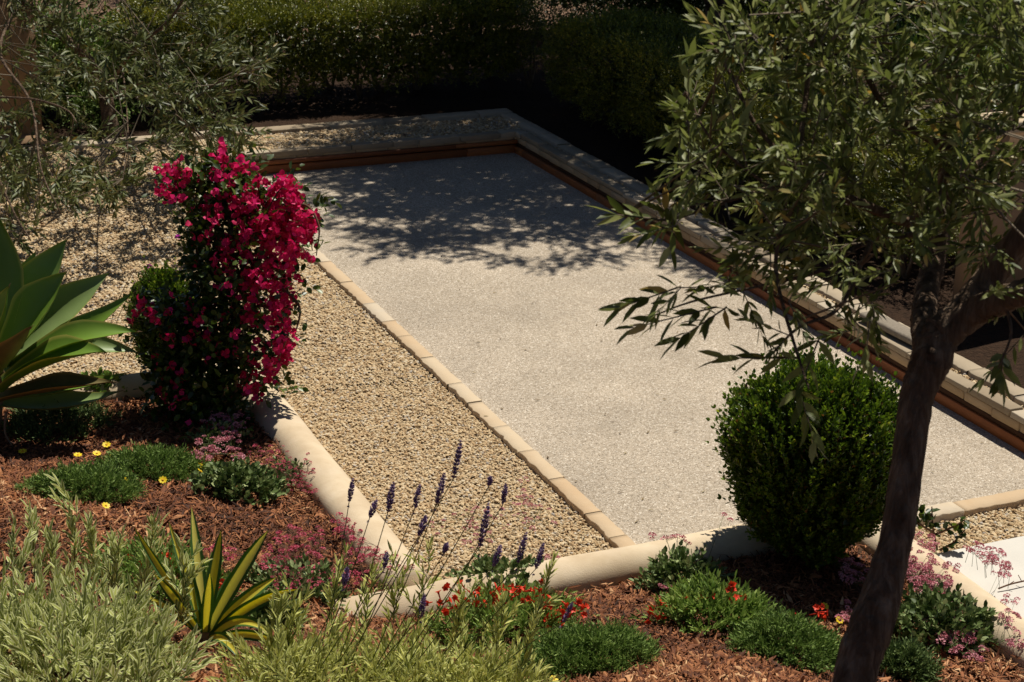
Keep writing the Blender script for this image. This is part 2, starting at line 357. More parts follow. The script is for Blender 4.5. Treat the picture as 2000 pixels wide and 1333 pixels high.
# ------------------------------------------------------------------ loose stone and mulch
def pebbles(regions, name, label):
    # deformed octahedra subdivided once -> 18 verts
    base = np.array([[1, 0, 0], [-1, 0, 0], [0, 1, 0], [0, -1, 0], [0, 0, 1], [0, 0, -1]], float)
    tris = [[0, 2, 4], [2, 1, 4], [1, 3, 4], [3, 0, 4], [2, 0, 5], [1, 2, 5], [3, 1, 5], [0, 3, 5]]
    vs = list(base); cache = {}; ft = []
    def mid(a, b):
        k = (min(a, b), max(a, b))
        if k not in cache: vs.append(unit(vs[a] + vs[b])); cache[k] = len(vs) - 1
        return cache[k]
    for a, b, c in tris:
        x, y, z = mid(a, b), mid(b, c), mid(c, a); ft += [[a, x, z], [x, b, y], [z, y, c], [x, y, z]]
    # drop the underside faces nobody sees
    ico = np.array(vs); up = np.array([q for q in ft if ico[q].mean(0)[2] > -.2])
    mb = MB()
    for (x0, x1, y0, y1, dens, size) in regions:
        n = int((x1 - x0) * (y1 - y0) * dens)
        p = np.stack([rng.uniform(x0, x1, n), rng.uniform(y0, y1, n)], 1)
        z = gz(p[:, 0], p[:, 1]) + rng.uniform(.0, .013, n)
        s = size * rng.uniform(.6, 1.25, n)
        sc = np.stack([s * rng.uniform(.8, 1.3, n), s * rng.uniform(.55, .95, n), s * rng.uniform(.4, .7, n)], 1)
        v = ico[None] * (1 + rng.normal(0, .13, (n, len(ico), 1))) * sc[:, None]
        tx = rng.normal(0, .35, n); c, si = np.cos(tx)[:, None], np.sin(tx)[:, None]
        v = np.stack([v[..., 0] * c - v[..., 2] * si, v[..., 1], v[..., 0] * si + v[..., 2] * c], -1)
        a = rng.uniform(0, 6.28, n); c, si = np.cos(a)[:, None], np.sin(a)[:, None]
        v = np.stack([v[..., 0] * c - v[..., 1] * si, v[..., 0] * si + v[..., 1] * c, v[..., 2]], -1)
        v += np.concatenate([p, z[:, None]], 1)[:, None]
        k = len(ico); f = (up[None] + (np.arange(n) * k)[:, None, None]).reshape(-1, 3)
        mb.add(v.reshape(-1, 3), f, np.repeat(rng.random(n), k))
    o = mb.build(name, 'gravel', smooth=False); kind(o, 'stuff'); tag(o, label, 'gravel'); return o
pebbles([(2.62, 3.69, 6.6, 9.6, 7600, .0088), (1.6, 3.69, 9.6, 11.3, 5600, .0100), (.8, 3.69, 11.3, 15.0, 3900, .0125),
         (3.68, 6.52, 14.42, 15.0, 2800, .0135), (6.485, 6.525, 5, 15, 6000, .010), (4.9, 6.36, 6.28, 6.62, 6400, .0100), (.9, 1.6, 9.6, 11.3, 3500, .0125)],
        'gravel', 'loose buff pea gravel between the stucco walls and the court edging')

def mulch():
    mb = MB(); parts = []
    for (x0, x1, y0, y1, dens, s) in ((.2, 4.62, 3.6, 6.34, 6800, 1.), (.2, 2.42, 6.34, 9.28, 6200, 1.0), (-.6, .2, 4.5, 9.28, 3500, 1.)):
        n = int((x1 - x0) * (y1 - y0) * dens)
        p = np.stack([rng.uniform(x0, x1, n), rng.uniform(y0, y1, n)], 1)
        L = s * np.abs(rng.lognormal(math.log(.039), .5, n)); Wd = L * rng.uniform(.07, .24, n) + .0012
        L = np.minimum(L, .085)
        # clumps: direction loosely follows a swirl so chips lie matted together
        a = rng.uniform(0, 6.28, n) * .6 + 2.5 * np.sin(p[:, 0] * 9) + 2.5 * np.cos(p[:, 1] * 8)
        til = rng.normal(0, .28, n)
        d = np.stack([np.cos(a) * np.cos(til), np.sin(a) * np.cos(til), np.sin(til)], 1)
        nr = np.stack([rng.normal(0, .45, n), rng.normal(0, .45, n), np.ones(n)], 1)
        side = unit(np.cross(d, nr)); up = np.cross(side, d)
        z = bedz(p[:, 0], p[:, 1]) + rng.uniform(.0, .022, n)
        c = np.concatenate([p, z[:, None]], 1)
        L = L[:, None]; Wd = Wd[:, None]; bend = rng.normal(0, .12, n)[:, None] * L
        th = .0016
        vs = []
        for t, wf, bf in ((-.5, .35, -1), (0, 1, 1), (.5, .3, -1)):
            q = c + d * L * t + up * bend * bf
            vs += [q - side * Wd * .5 * wf, q + up * th * 1.5, q + side * Wd * .5 * wf]
        v = np.stack(vs, 1)
        f = np.array([[0, 1, 4, 3], [1, 2, 5, 4], [3, 4, 7, 6], [4, 5, 8, 7]])
        r = np.clip(rng.beta(1.7, 2.0, n) + .12 * np.sin(p[:, 0] * 4 + p[:, 1] * 3), 0, 1)
        mb.add(v.reshape(-1, 3), (f[None] + (np.arange(n) * 9)[:, None, None]).reshape(-1, 4), np.repeat(r, 9))
    o = mb.build('mulch', 'mulch'); kind(o, 'stuff'); tag(o, 'shredded red-brown bark mulch covering the planting beds', 'mulch')
mulch()

# ------------------------------------------------------------------ stucco planter walls with rounded tops
def rounded_wall(path, width, top, bottom=-.05, seg=10):
    """path: list of (x,y) centre line; mitred corners; rounded cross-section"""
    pts = []
    for a, b in zip(path[:-1], path[1:]):
        a = np.array(a, float); b = np.array(b, float); k = max(2, int(np.linalg.norm(b - a) / .12))
        pts += [(a + (b - a) * i / k) for i in range(k)]
    pts.append(np.array(path[-1], float)); pts = np.array(pts); n = len(pts)
    t = np.zeros((n, 2)); mit = np.ones(n)
    for i in range(n):
        a = unit(pts[i] - pts[i - 1]) if i > 0 else None; b = unit(pts[i + 1] - pts[i]) if i < n - 1 else None
        if a is None: t[i] = b
        elif b is None: t[i] = a
        else:
            q = unit(a + b); t[i] = q; mit[i] = 1 / max(.5, abs(q @ a))
    nr = np.stack([t[:, 1], -t[:, 0]], 1)
    prof = [(-width / 2, bottom), (-width / 2, top - width * .40)]
    prof += [(-width / 2 * math.cos(th), top - width * .40 + width * .40 * math.sin(th)) for th in np.linspace(.15, math.pi - .15, seg)]
    prof += [(width / 2, top - width * .40), (width / 2, bottom)]
    k = len(prof); v = np.zeros((n, k, 3))
    for i in range(n):
        for j, (o, z) in enumerate(prof):
            wv = 1 + .012 * math.sin(i * .9) + rng.normal(0, .004)
            v[i, j, :2] = pts[i] + nr[i] * o * mit[i] * wv; v[i, j, 2] = z + (.003 * math.sin(i * .7 + j) if z > 0 else 0)
    i = np.arange(n - 1)[:, None] * k + np.arange(k - 1)[None]
    mb = MB(); mb.add(v.reshape(-1, 3), np.stack([i, i + k, i + k + 1, i + 1], -1).reshape(-1, 4))
    mb.more([list(range(k))]); mb.more([[(n - 1) * k + q for q in range(k)][::-1]])
    return mb
WT = .25
w1 = rounded_wall([(1.3, 6.48), (4.775, 6.48), (4.775, 1.5)], .235, WT).build('planter_wall', 'stucco', smooth=True)
tag(w1, 'long cream stucco wall with rounded top in front, turning the corner behind the large globe shrub', 'garden wall')
w2 = rounded_wall([(-3, 9.42), (2.485, 9.42), (2.485, 6.60)], .235, WT + .004).build('planter_wall', 'stucco', smooth=True)
tag(w2, 'cream stucco wall with rounded top running beside the gravel under the bougainvillea', 'garden wall')

# ------------------------------------------------------------------ stone edging of the court
def stone_row(mb, a, b, width, z0, z1, axis, lens=(.28, .46), gap=.006, chip=.004, first=None):
    """row of flagstones from a to b along axis (0=x,1=y); each stone one subdivided slab with uneven edges"""
    t = a[axis]; end = b[axis]; oth = 1 - axis
    while t < end - .05:
        L = min(rng.uniform(*lens), end - t)
        if end - t - L < .12: L = end - t
        nx = max(3, int(L / .03)); r = rng.random(); dz = rng.normal(0, .0025)
        u = np.linspace(t + gap / 2, t + L - gap / 2, nx)
        e1 = a[oth] + rng.normal(0, chip, nx); e2 = a[oth] + width + rng.normal(0, chip * .6, nx)
        s1, s2 = e1 + .004, e2 - .004
        rows = []
        for ee, zz in ((e1, z0), (e1 + 0, z1 - .004), (s1, z1), (s2, z1), (e2, z1 - .004), (e2, z0)):
            p = np.zeros((nx, 3)); p[:, axis] = u; p[:, oth] = ee; p[:, 2] = zz + (dz if zz > z0 else 0); rows.append(p)
        v = np.stack(rows, 1); k = 6
        i = np.arange(nx - 1)[:, None] * k + np.arange(k - 1)[None]
        f = np.stack([i, i + k, i + k + 1, i + 1], -1).reshape(-1, 4)
        if axis == 1: f = f[:, ::-1]
        mb.add(v.reshape(-1, 3), f, r)
        c = [list(range(k)), [(nx - 1) * k + q for q in range(k)][::-1]]
        mb.more(c)
        t += L
mb = MB()
stone_row(mb, (3.695, 6.6), (3.695, 14.3), .095, -.06, .022, 1, (.28, .50), gap=.004, chip=.0045)
tag(mb.build('stone_edging', 'flag'), 'buff flagstone edging along the left side of the court beside the gravel strip', 'edging')
mb = MB(); stone_row(mb, (4.9, 6.625), (8.0, 6.625), .115, -.06, .026, 0, (.5, .8), gap=.005, chip=.004)
tag(mb.build('stone_edging', 'flag'), 'flagstone edging across the near end of the court by the white landing', 'edging')

def retaining(x0, x1, y0, y1, axis, side, label):
    """court wall: timber boards low down, thin bricks above them, capstones on top"""
    t = thing('retaining_wall', label, 'retaining wall', (x0, y0, 0))
    off = np.array([x0, y0, 0.])
    def fin(mb, n, mtl, **k): return mb.build(n, mtl, t, origin=off, **k)
    a = x0 if axis == 0 else y0; b = x1 if axis == 0 else y1
    def bx(mb, s0, s1, d0, d1, z0, z1, rnd=None, jit=0):    # d = distance behind the court face
        if axis == 1: mb.box((x0 + d0, s0, z0), (x0 + d1, s1, z1), rnd, jit)
        else: mb.box((s0, y0 + d0, z0), (s1, y0 + d1, z1), rnd, jit)
    core = MB(); bx(core, a, b, .012, .085, -.05, TOP - .035); fin(core, 'wall', 'mortar')
    br = MB(); s = a - .1
    zb = (.095, .148) if axis == 1 else (.118, .148)
    while s < b:
        L = rng.uniform(.20, .30); s0 = max(s, a); s1 = min(s + L - .007, b)
        if s1 > s0 + .02: bx(br, s0, s1, rng.uniform(-.002, .005), .05, zb[0], zb[1], rng.random(), .0015)
        s += L
    o = fin(br, 'brickwork', 'brick'); q = o.modifiers.new('b', 'BEVEL'); q.width = .004
    cp = MB(); s = a
    while s < b:
        L = rng.uniform(.24, .42); s1 = min(s + L - .007, b); dz = rng.normal(0, .003)
        bx(cp, s, s1, -.006 + rng.uniform(-.005, .005), .092, TOP - (.036 if axis == 1 else .050), TOP + dz + .002, rng.random(), .003); s += L
    c = fin(cp, 'capstones', 'cap'); q = c.modifiers.new('b', 'BEVEL'); q.width = .005; q.segments = 2
    if axis == 1: boards = ((-.01, .062, -.016, 'timber_board', 'timber'), (.063, .094, .004, 'gap_shade_strip', 'groove_shade'))  # upper strip is the groove's shadow put in as dark colour
    else: boards = ((-.01, .070, -.006, 'timber_board', 'timber'), (.071, .088, .006, 'gap_shade_strip', 'groove_shade'), (.089, .122, -.034, 'timber_rail', 'timber'))
    for z0, z1, d, nm, mt in boards:
        tb = MB(); s = a
        while s < b:
            L = rng.uniform(1.4, 2.2); s1 = min(s + L - .004, b); bx(tb, s, s1, d, .011, z0, z1, rng.random() * .8, .001); s += L
        o = fin(tb, nm, mt); q = o.modifiers.new('b', 'BEVEL'); q.width = .003
    return t
retaining(6.385, 6.47, 5.0, 14.30, 1, 1, 'low brick wall with capstones and timber boards along the right of the court')
retaining(3.72, 6.477, 14.31, 14.4, 0, 1, 'low wall with orange timber boards across the far end of the court')
mb = MB(); stone_row(mb, (6.53, 4.), (6.53, 15.0), .13, .05, TOP + .006, 1, (.35, .5))
stone_row(mb, (.4, 15.02), (6.66, 15.02), .15, .05, TOP + .010, 0, (.4, .6))
tag(mb.build('stone_edging', 'cap'), 'outer row of paving stones behind the retaining walls, bordering the shaded hedge bed', 'edging')

# stucco column on the left, stucco wall on the right
t = thing('stucco_column', 'tan stucco column at the left edge behind the drooping tree', 'column', (2.1, 15.7, 0))
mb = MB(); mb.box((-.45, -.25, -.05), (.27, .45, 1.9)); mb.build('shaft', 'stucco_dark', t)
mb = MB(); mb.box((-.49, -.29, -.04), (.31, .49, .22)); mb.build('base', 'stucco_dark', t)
wx, wy = 7.28, 8.85
top_h = P(1846, 690, TOP)
wz = 1.42
t = thing('stucco_wall', 'tan stucco wall with a pale cap behind the large tree on the right', 'garden wall', (wx, wy, 0))
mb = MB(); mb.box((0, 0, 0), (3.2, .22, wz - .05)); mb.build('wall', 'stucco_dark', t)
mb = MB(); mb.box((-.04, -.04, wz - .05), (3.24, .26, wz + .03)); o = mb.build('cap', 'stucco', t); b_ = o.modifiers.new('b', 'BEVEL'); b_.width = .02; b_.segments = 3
# dark slab standing in for a shaded stretch of the outer edging
q = P(1755, 640, TOP + .06)
t = MB(); t.box((-.065, -.33, -.05), (.065, .33, .0)); o = t.build('shaded_edging_slab', 'mortar', origin=(0, 0, 0)); o.location = (q[0], q[1], TOP + .065); o.rotation_euler = (0, 0, .05)
b_ = o.modifiers.new('b', 'BEVEL'); b_.width = .02; b_.segments = 3
tag(o, 'dark grey slab standing in for shaded edging beside the right retaining wall', 'stone')

# ================================================================== PLANTS
def rdir(n): return unit(rng.normal(0, 1, (n, 3)))
def shoots(base, d, slen, k, L, ang=(.5, 1.0), opposite=False, t0=.12, bendup=0):
    """k leaves along each of N shoots -> pos, dir, shoot index"""
    N = len(base); d = unit(d); slen = np.broadcast_to(slen, (N,))
    u = unit(np.cross(d, np.array([.21, .38, .9]) + rng.normal(0, .2, (N, 3)))); w_ = np.cross(d, u)
    t = t0 + (1 - t0) * (np.arange(k) // (2 if opposite else 1)) / max(1, (k - 1) // (2 if opposite else 1))
    ph = (np.arange(k) // 2 * (np.pi / 2) + (np.arange(k) % 2) * np.pi) if opposite else np.arange(k) * 2.4
    ph = ph[None] + rng.uniform(0, 6.28, (N, 1)) + rng.normal(0, .25, (N, k))
    an = rng.uniform(ang[0], ang[1], (N, k)) * (1.15 - .65 * t[None])
    pos = base[:, None] + d[:, None] * (slen[:, None] * t[None])[..., None]
    ld = d[:, None] * np.cos(an)[..., None] + (u[:, None] * np.cos(ph)[..., None] + w_[:, None] * np.sin(ph)[..., None]) * np.sin(an)[..., None]
    ld[..., 2] += bendup
    return pos.reshape(-1, 3), ld.reshape(-1, 3), np.repeat(np.arange(N), k)
def lump(n, seed):
    r = np.random.default_rng(seed); k = r.normal(0, 1, (6, 3)); ph = r.uniform(0, 6.28, 6)
    return lambda p: sum(np.sin(p @ (k[i] * (2 + i)) + ph[i]) for i in range(6)) / 6

def globe(base, rx, ry, h, nshoot, L, Wd, slen, label, name='globe_shrub', mtl='box_leaf', k=10, low=.0, seed=1, cat='shrub', lumpy=.10, group=None):
    t = thing(name, label, cat, base, group)
    dd = rdir(nshoot * 2); dd = dd[dd[:, 2] > -.86][:nshoot]; nn = len(dd)
    lf = lump(6, seed)(dd * 1.6)
    shell = rng.uniform(.62, 1.0, nn) ** .5
    rad = np.array([rx, ry, h / 2])
    c = np.array([0, 0, h / 2 + low])
    r = (1 + lumpy * lf) * shell
    # squarer profile than an ellipsoid
    sq = 1 / (np.abs(dd[:, 2]) ** 3 + (dd[:, 0] ** 2 + dd[:, 1] ** 2) ** 1.5) ** (1 / 3.)
    b = c + dd * (rad * r[:, None]) * sq[:, None]
    tp = np.interp(b[:, 2] / h, [0, .2, .62, 1.0], [.52, .78, 1.0, .90]); b[:, :2] *= tp[:, None]
    d = unit(dd * .6 + np.array([0, 0, 1.0]) + rng.normal(0, .2, (nn, 3)))
    sl_n = slen * rng.uniform(.6, 1.3, nn)
    longer = rng.random(nn) < .07; sl_n[longer] *= 2.1
    pos, ld, ix = shoots(b, d, sl_n, k, L, (.6, 1.1), opposite=True)
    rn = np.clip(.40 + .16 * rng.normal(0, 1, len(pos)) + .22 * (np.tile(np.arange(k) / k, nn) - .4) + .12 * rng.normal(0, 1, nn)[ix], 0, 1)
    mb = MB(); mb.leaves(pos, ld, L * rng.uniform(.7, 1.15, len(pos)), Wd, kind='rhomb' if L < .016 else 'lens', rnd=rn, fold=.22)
    # inner mass of leaves, coloured dark for the shade inside the shrub
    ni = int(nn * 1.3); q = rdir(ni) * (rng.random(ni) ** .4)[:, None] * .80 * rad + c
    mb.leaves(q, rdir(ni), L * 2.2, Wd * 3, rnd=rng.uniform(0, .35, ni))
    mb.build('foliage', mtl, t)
    sm = MB(); sel = rng.random(nn) < .35; sm.sticks(b[sel], (b + d * sl_n[:, None])[sel], .0014, .0008)
    for q in range(9):
        a = rng.uniform(0, 6.28); e = c + np.array([math.cos(a) * rx * .6, math.sin(a) * ry * .6, rng.uniform(-.1, .3) * h])
        sm.tube([np.array([0, 0, -.03]), e * .4 + rng.normal(0, .01, 3), e], [.014, .009, .004], 5)
    sm.build('stems', 'stem_brown', t)
    return t

# --- the large boxwood globe in front of the court
q = G(1572, 1095)
q = np.array([q[0], q[1], bedz(q[0], q[1])])
dq = depth_of(q); ppm = 3455 / dq
globe(q, .5 * 315 / ppm, .5 * 315 / ppm, 346 / ppm / .93, 4200, .026, .0145, .085, 'large dark green globe shrub in front of the court near the leaning trunk', seed=3, lumpy=.20)
# --- the small one behind the bougainvillea
q = P(325, 738, .15); ppm = 3455 / depth_of(q)
globe(q, .5 * 118 / ppm, .5 * 118 / ppm, 190 / ppm / .93, 1900, .020, .0115, .055, 'small round green shrub half hidden behind the left of the bougainvillea', seed=5, lumpy=.05)

# --- hedges
def hedge(x0, x1, y0, y1, z0, z1, n, label, seed, mtl='hedge_leaf', leaf=.024, wob=.12, name='clipped_hedge', stems=True):
    t = thing(name, label, 'hedge', ((x0 + x1) / 2, (y0 + y1) / 2, TOP - .05)); off = np.array(t.location)
    hx, hy, hz_ = (x1 - x0) / 2, (y1 - y0) / 2, (z1 - z0) / 2; c = np.array([(x0 + x1) / 2, (y0 + y1) / 2, (z0 + z1) / 2])
    A = [hy * hz_, hy * hz_ * .5, hx * hz_ * .4, hx * hz_, hx * hy]
    pr = np.array(A) / sum(A); fc = rng.choice(5, n, p=pr)
    p = rng.uniform(-1, 1, (n, 3))
    p[fc == 0, 0] = -1; p[fc == 1, 0] = 1; p[fc == 2, 1] = 1; p[fc == 3, 1] = -1; p[fc == 4, 2] = 1
    # round the edges a little
    rr = np.maximum(1, (np.abs(p) ** 5).sum(1) ** (1 / 5.)); p = p / rr[:, None]
    wp = p * [hx, hy, hz_]; nr = unit(p ** 3 + 1e-6)
    lf = lump(6, seed)(wp * 1.7) + .6 * lump(6, seed + 1)(wp * 4.5)
    b = c + wp + nr * (wob * lf - rng.uniform(0, .10, n) ** 1)[:, None]
    # ragged bottom
    b[:, 2] += np.where(p[:, 2] < -.5, .12 * lump(6, seed + 2)(wp * 3) , 0)
    d = unit(nr * .7 + [0, 0, .55] + rng.normal(0, .4, (n, 3)))
    pos, ld, ix = shoots(b, d, .07 * rng.uniform(.5, 1.3, n), 6, leaf, (.6, 1.2))
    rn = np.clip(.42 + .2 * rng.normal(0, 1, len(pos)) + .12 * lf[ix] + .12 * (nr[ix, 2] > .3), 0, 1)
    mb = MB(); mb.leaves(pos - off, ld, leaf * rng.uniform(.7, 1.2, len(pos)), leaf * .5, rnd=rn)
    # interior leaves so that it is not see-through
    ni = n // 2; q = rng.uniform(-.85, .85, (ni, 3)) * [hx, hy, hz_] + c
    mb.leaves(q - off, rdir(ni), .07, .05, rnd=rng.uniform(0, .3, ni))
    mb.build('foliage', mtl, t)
    if stems:
        sm = MB(); L = max(hx, hy) * 2; ns = int(L / .28)
        for i in range(ns):
            s = (i + .5 + rng.uniform(-.3, .3)) / ns * 2 - 1
            bx = c + np.array([s * hx, rng.uniform(-.5, .5) * hy, 0]) if hx > hy else c + np.array([rng.uniform(-.5, .5) * hx, s * hy, 0])
            bx[2] = TOP - .06
            for j in range(3):
                e = np.array([bx[0] + rng.normal(0, .12), bx[1] + rng.normal(0, .12), z0 + .25]); mid = (bx + e) / 2 + rng.normal(0, .03, 3)
                sm.tube(np.array([bx, mid, e]) - off, [.018, .013, .009], 5)
        sm.build('stems', 'twig', t)
    return t
hedge(3.2, 7.5, 15.85, 17.0, .30, 1.07, 17000, 'long clipped hedge across the back of the court, its left part sunlit', 11)
hedge(7.0, 8.3, 9.3, 15.6, .28, 1.06, 19000, 'dark clipped hedge running along the right side of the court', 21)
hedge(8.8, 11.5, 10.2, 13.2, .3, 1.25, 6000, 'yellow-green clipped hedge in sun behind the nearest tree', 31, stems=False, mtl='box_leaf')

# --- leafy trees
def olive_twigs(mb, sm, origins, dirs, n_each, slen, L, Wd, k, droop=.15, kind_='lens'):
    """several leafy twigs off each origin"""
    o = np.repeat(origins, n_each, 0); d = np.repeat(dirs, n_each, 0)
    d = unit(d * .9 + rng.normal(0, .62, d.shape) + [0, 0, -droop])
    sl_ = slen * rng.uniform(.45, 1.25, len(o))
    pos, ld, ix = shoots(o, d, sl_, k, L, (.45, .95), opposite=True, t0=.15)
    ll = L * rng.uniform(.6, 1.15, len(pos))
    mb.leaves(pos, ld, ll, Wd * rng.uniform(.75, 1.2, len(pos)), kind=kind_, fold=.12, curl=.12, nrm=np.array([0, 0, 1.]) + rng.normal(0, .8, (len(pos), 3)))
    mb.leaves(o + d * sl_[:, None], d, L * .8, Wd * .8, kind=kind_)
    sm.sticks(o, o + d * sl_[:, None], .0022, .0010)
    return o + d * sl_[:, None], d

def bez(pts, n=10):
    pts = np.array(pts, float); m = len(pts)
    if m == 2: return np.linspace(pts[0], pts[1], n)
    out = []
    ext = np.vstack([2 * pts[0] - pts[1], pts, 2 * pts[-1] - pts[-2]])
    for i in range(m - 1):
        p0, p1, p2, p3 = ext[i:i + 4]
        for t in np.linspace(0, 1, n, endpoint=(i == m - 2)):
            out.append(.5 * ((2 * p1) + (-p0 + p2) * t + (2 * p0 - 5 * p1 + 4 * p2 - p3) * t * t + (-p0 + 3 * p1 - 3 * p2 + p3) * t ** 3))
    return np.array(out)

# big olive tree at the right, close to the camera
for yy in range(1333, 2200, 10):
    base = G(1667 - (yy - 1333) * .11, yy)
    if depth_of(base) < 4.65: break
base[2] = bedz(base[0], base[1]) - .02
D = depth_of(base); k_ = 1 / (3455 / D)   # metres per pixel at the trunk
ol = thing('olive_tree', 'nearest tree, leaning dark trunk and grey-green leafy crown filling the right side', 'tree', base)
B = np.array(base)
def T(px, py, dd=0): return W(px, py, D + dd) - B
tr = MB()
pts = bez([T(1667 - (yy - 1333) * .11, yy), T(1665, 1345), T(1707, 1210), T(1748, 1060), T(1772, 910), T(1788, 790), T(1805, 735), T(1822, 695), T(1842, 640)], 7)
rr = np.interp(np.linspace(0, 8, len(pts)), [0, 1, 2, 3, 4, 5, 6, 7, 8], [54, 41, 44, 32, 32, 32, 36, 41, 34]) * k_
tr.tube(pts, rr, 18, wob=.035)
def limb(pix, r0, r1, k=10, n=6):
    q = bez([T(*p) for p in pix], n); tr.tube(q, np.linspace(r0, r1, len(q)) * k_, k, wob=.05); return q
limbs = []
limbs.append(limb([(1830, 650), (1880, 610), (1935, 540), (2010, 440, -.1), (2090, 300, -.2)], 36, 24, 12))
limbs.append(limb([(1840, 660), (1900, 612, -.05), (1960, 585, -.15), (2030, 560, -.25), (2140, 500, -.3)], 32, 24, 12))
limbs.append(limb([(1812, 690), (1805, 620, .1), (1812, 560, .2), (1835, 470, .3), (1850, 330, .35), (1862, 180, .4), (1850, 20, .45)], 30, 12, 12))
limbs.append(limb([(1836, 450, .3), (1760, 430, .2), (1660, 390, .1), (1580, 375, .05), (1500, 368, 0)], 14, 6, 8))
limbs.append(limb([(1840, 440, .3), (1740, 470, .2), (1680, 480, .15), (1600, 530, .0), (1480, 560, -.1), (1350, 590, -.1), (1270, 620, -.1)], 7, 1.4, 6))
limbs.append(limb([(1545, 372, .05), (1560, 300, .05), (1575, 180, .1), (1590, 40, .1), (1600, -60, .1)], 7, 4, 6))
limbs.append(limb([(1600, 380, .1), (1480, 250, .1), (1430, 150, .15), (1385, 80, .2)], 6, 3, 6))
limbs.append(limb([(1860, 300, .35), (1740, 220, .2), (1680, 120, .1), (1640, 20, 0)], 9, 4, 6))
limbs.append(limb([(1850, 380, .35), (1960, 260, .5), (2040, 150, .5)], 12, 6, 8))
limbs.append(limb([(1575, 378, .0), (1530, 440, -.1), (1515, 520, -.1), (1530, 600, -.15), (1560, 700, -.2), (1580, 760, -.3)], 6, 2, 6))
limbs.append(limb([(1700, 475, .1), (1640, 600, .0), (1560, 640, -.1), (1500, 700, -.15)], 5, 2, 6))
limbs.append(limb([(1500, 368, 0), (1400, 400, 0), (1300, 430, 0), (1225, 415, -.05)], 5, 2, 6))
limbs.append(limb([(1510, 370, 0), (1430, 310, .05), (1380, 260, .05), (1340, 180, .1)], 4, 2, 6))
limbs.append(limb([(1960, 585, -.15), (1975, 650, -.2), (1950, 720, -.2)], 4, 2, 6))
# pruned stub
tr.build('trunk', 'bark', ol, smooth=True)
# crown: twigs spread through the crown's volume in the outline the tree has
outline = [(1385, 75), (1420, 0), (1400, -120), (2250, -160), (2250, 640), (2010, 690), (1935, 640), (1900, 560), (1760, 560), (1700, 640), (1640, 660), (1600, 690), (1540, 720),
           (1500, 690), (1470, 640), (1420, 610), (1350, 600), (1260, 590), (1290, 520), (1330, 540), (1310, 490), (1240, 410), (1300, 400), (1330, 340), (1300, 230), (1345, 150), (1400, 200)]
def inside(x, y, poly):
    c = np.zeros(len(x), bool); j = len(poly) - 1
    for i in range(len(poly)):
        xi, yi = poly[i]; xj, yj = poly[j]
        c ^= ((yi > y) != (yj > y)) & (x < (xj - xi) * (y - yi) / (yj - yi + 1e-9) + xi); j = i
    return c
N0 = 3000
gx = rng.uniform(1200, 2250, N0); gy = rng.uniform(-160, 740, N0); ok = inside(gx, gy, outline)
# density: thick in the middle and upper right, thinner in the lower and left fringe
dens = np.clip(.22 + .30 * sst(1250, 1500, gx) + .5 * sst(620, 330, gy), 0, 1) * np.where(gy > 480, .8, 1) * np.where((gx > 1780) & (gy > 420), .4, 1)
cl = lump(6, 4)(np.stack([gx / 70, gy / 70, gx * 0], 1)); dens = dens * np.where(cl > .0, 1, .14)
ok &= rng.random(N0) < dens * .49
gx, gy = gx[ok], gy[ok]
dep = rng.normal(0, .26, len(gx)) + .05
org = np.array([T(a, b, c) for a, b, c in zip(gx, gy, dep)])
cen = T(1800, 430, .1)
dr = unit(unit(org - cen) * .75 + np.array([0, 0, .12]) + rng.normal(0, .5, org.shape))
cm = MB(); sm = MB()
olive_twigs(cm, sm, org - dr * .06, dr, 2, 105 * k_, 39 * k_, 9.4 * k_, 12, droop=.05)
# explicit fringe sprays seen against the court
for (ax, ay, bx, by, n_) in ((1330, 250, 1310, 480, 9), (1345, 330, 1345, 130, 8), (1460, 330, 1385, 50, 9), (1300, 430, 1205, 420, 6), (1330, 560, 1215, 600, 7), (1400, 600, 1240, 640, 7),
                             (1420, 600, 1330, 660, 6), (1560, 700, 1420, 700, 6), (1600, 660, 1560, 760, 5), (1560, 760, 1590, 860, 6), (1960, 690, 1955, 740, 7), (1330, 470, 1290, 400, 5), (1700, 620, 1690, 700, 4)):
    a = T(ax, ay, -.1); b = T(bx, by, -.15); ln = np.linalg.norm(b - a)
    pos, ld, ix = shoots(a[None], (b - a)[None], np.array([ln]), n_ * 2, .07, (.5, 1.0), opposite=True, t0=.05)
    cm.leaves(pos, ld, 62 * k_ * rng.uniform(.75, 1.1, len(pos)), 15.5 * k_, kind='lens', fold=.12, curl=.1); sm.sticks(a[None], b[None], .003, .0015)
sx = [l[i] for l in limbs for i in range(2, len(l), 3)]
sx = np.array(sx); near = []
for o in org[::3]:
    j = np.argmin(((sx - o) ** 2).sum(1))
    if ((sx[j] - o) ** 2).sum() < .6 ** 2: near.append((sx[j], o))
if near: sm.sticks(np.array([a for a, b in near]), np.array([b for a, b in near]), .0045, .0020)
cm.build('crown', 'olive_leaf', ol); sm.build('twigs', 'twig', ol)

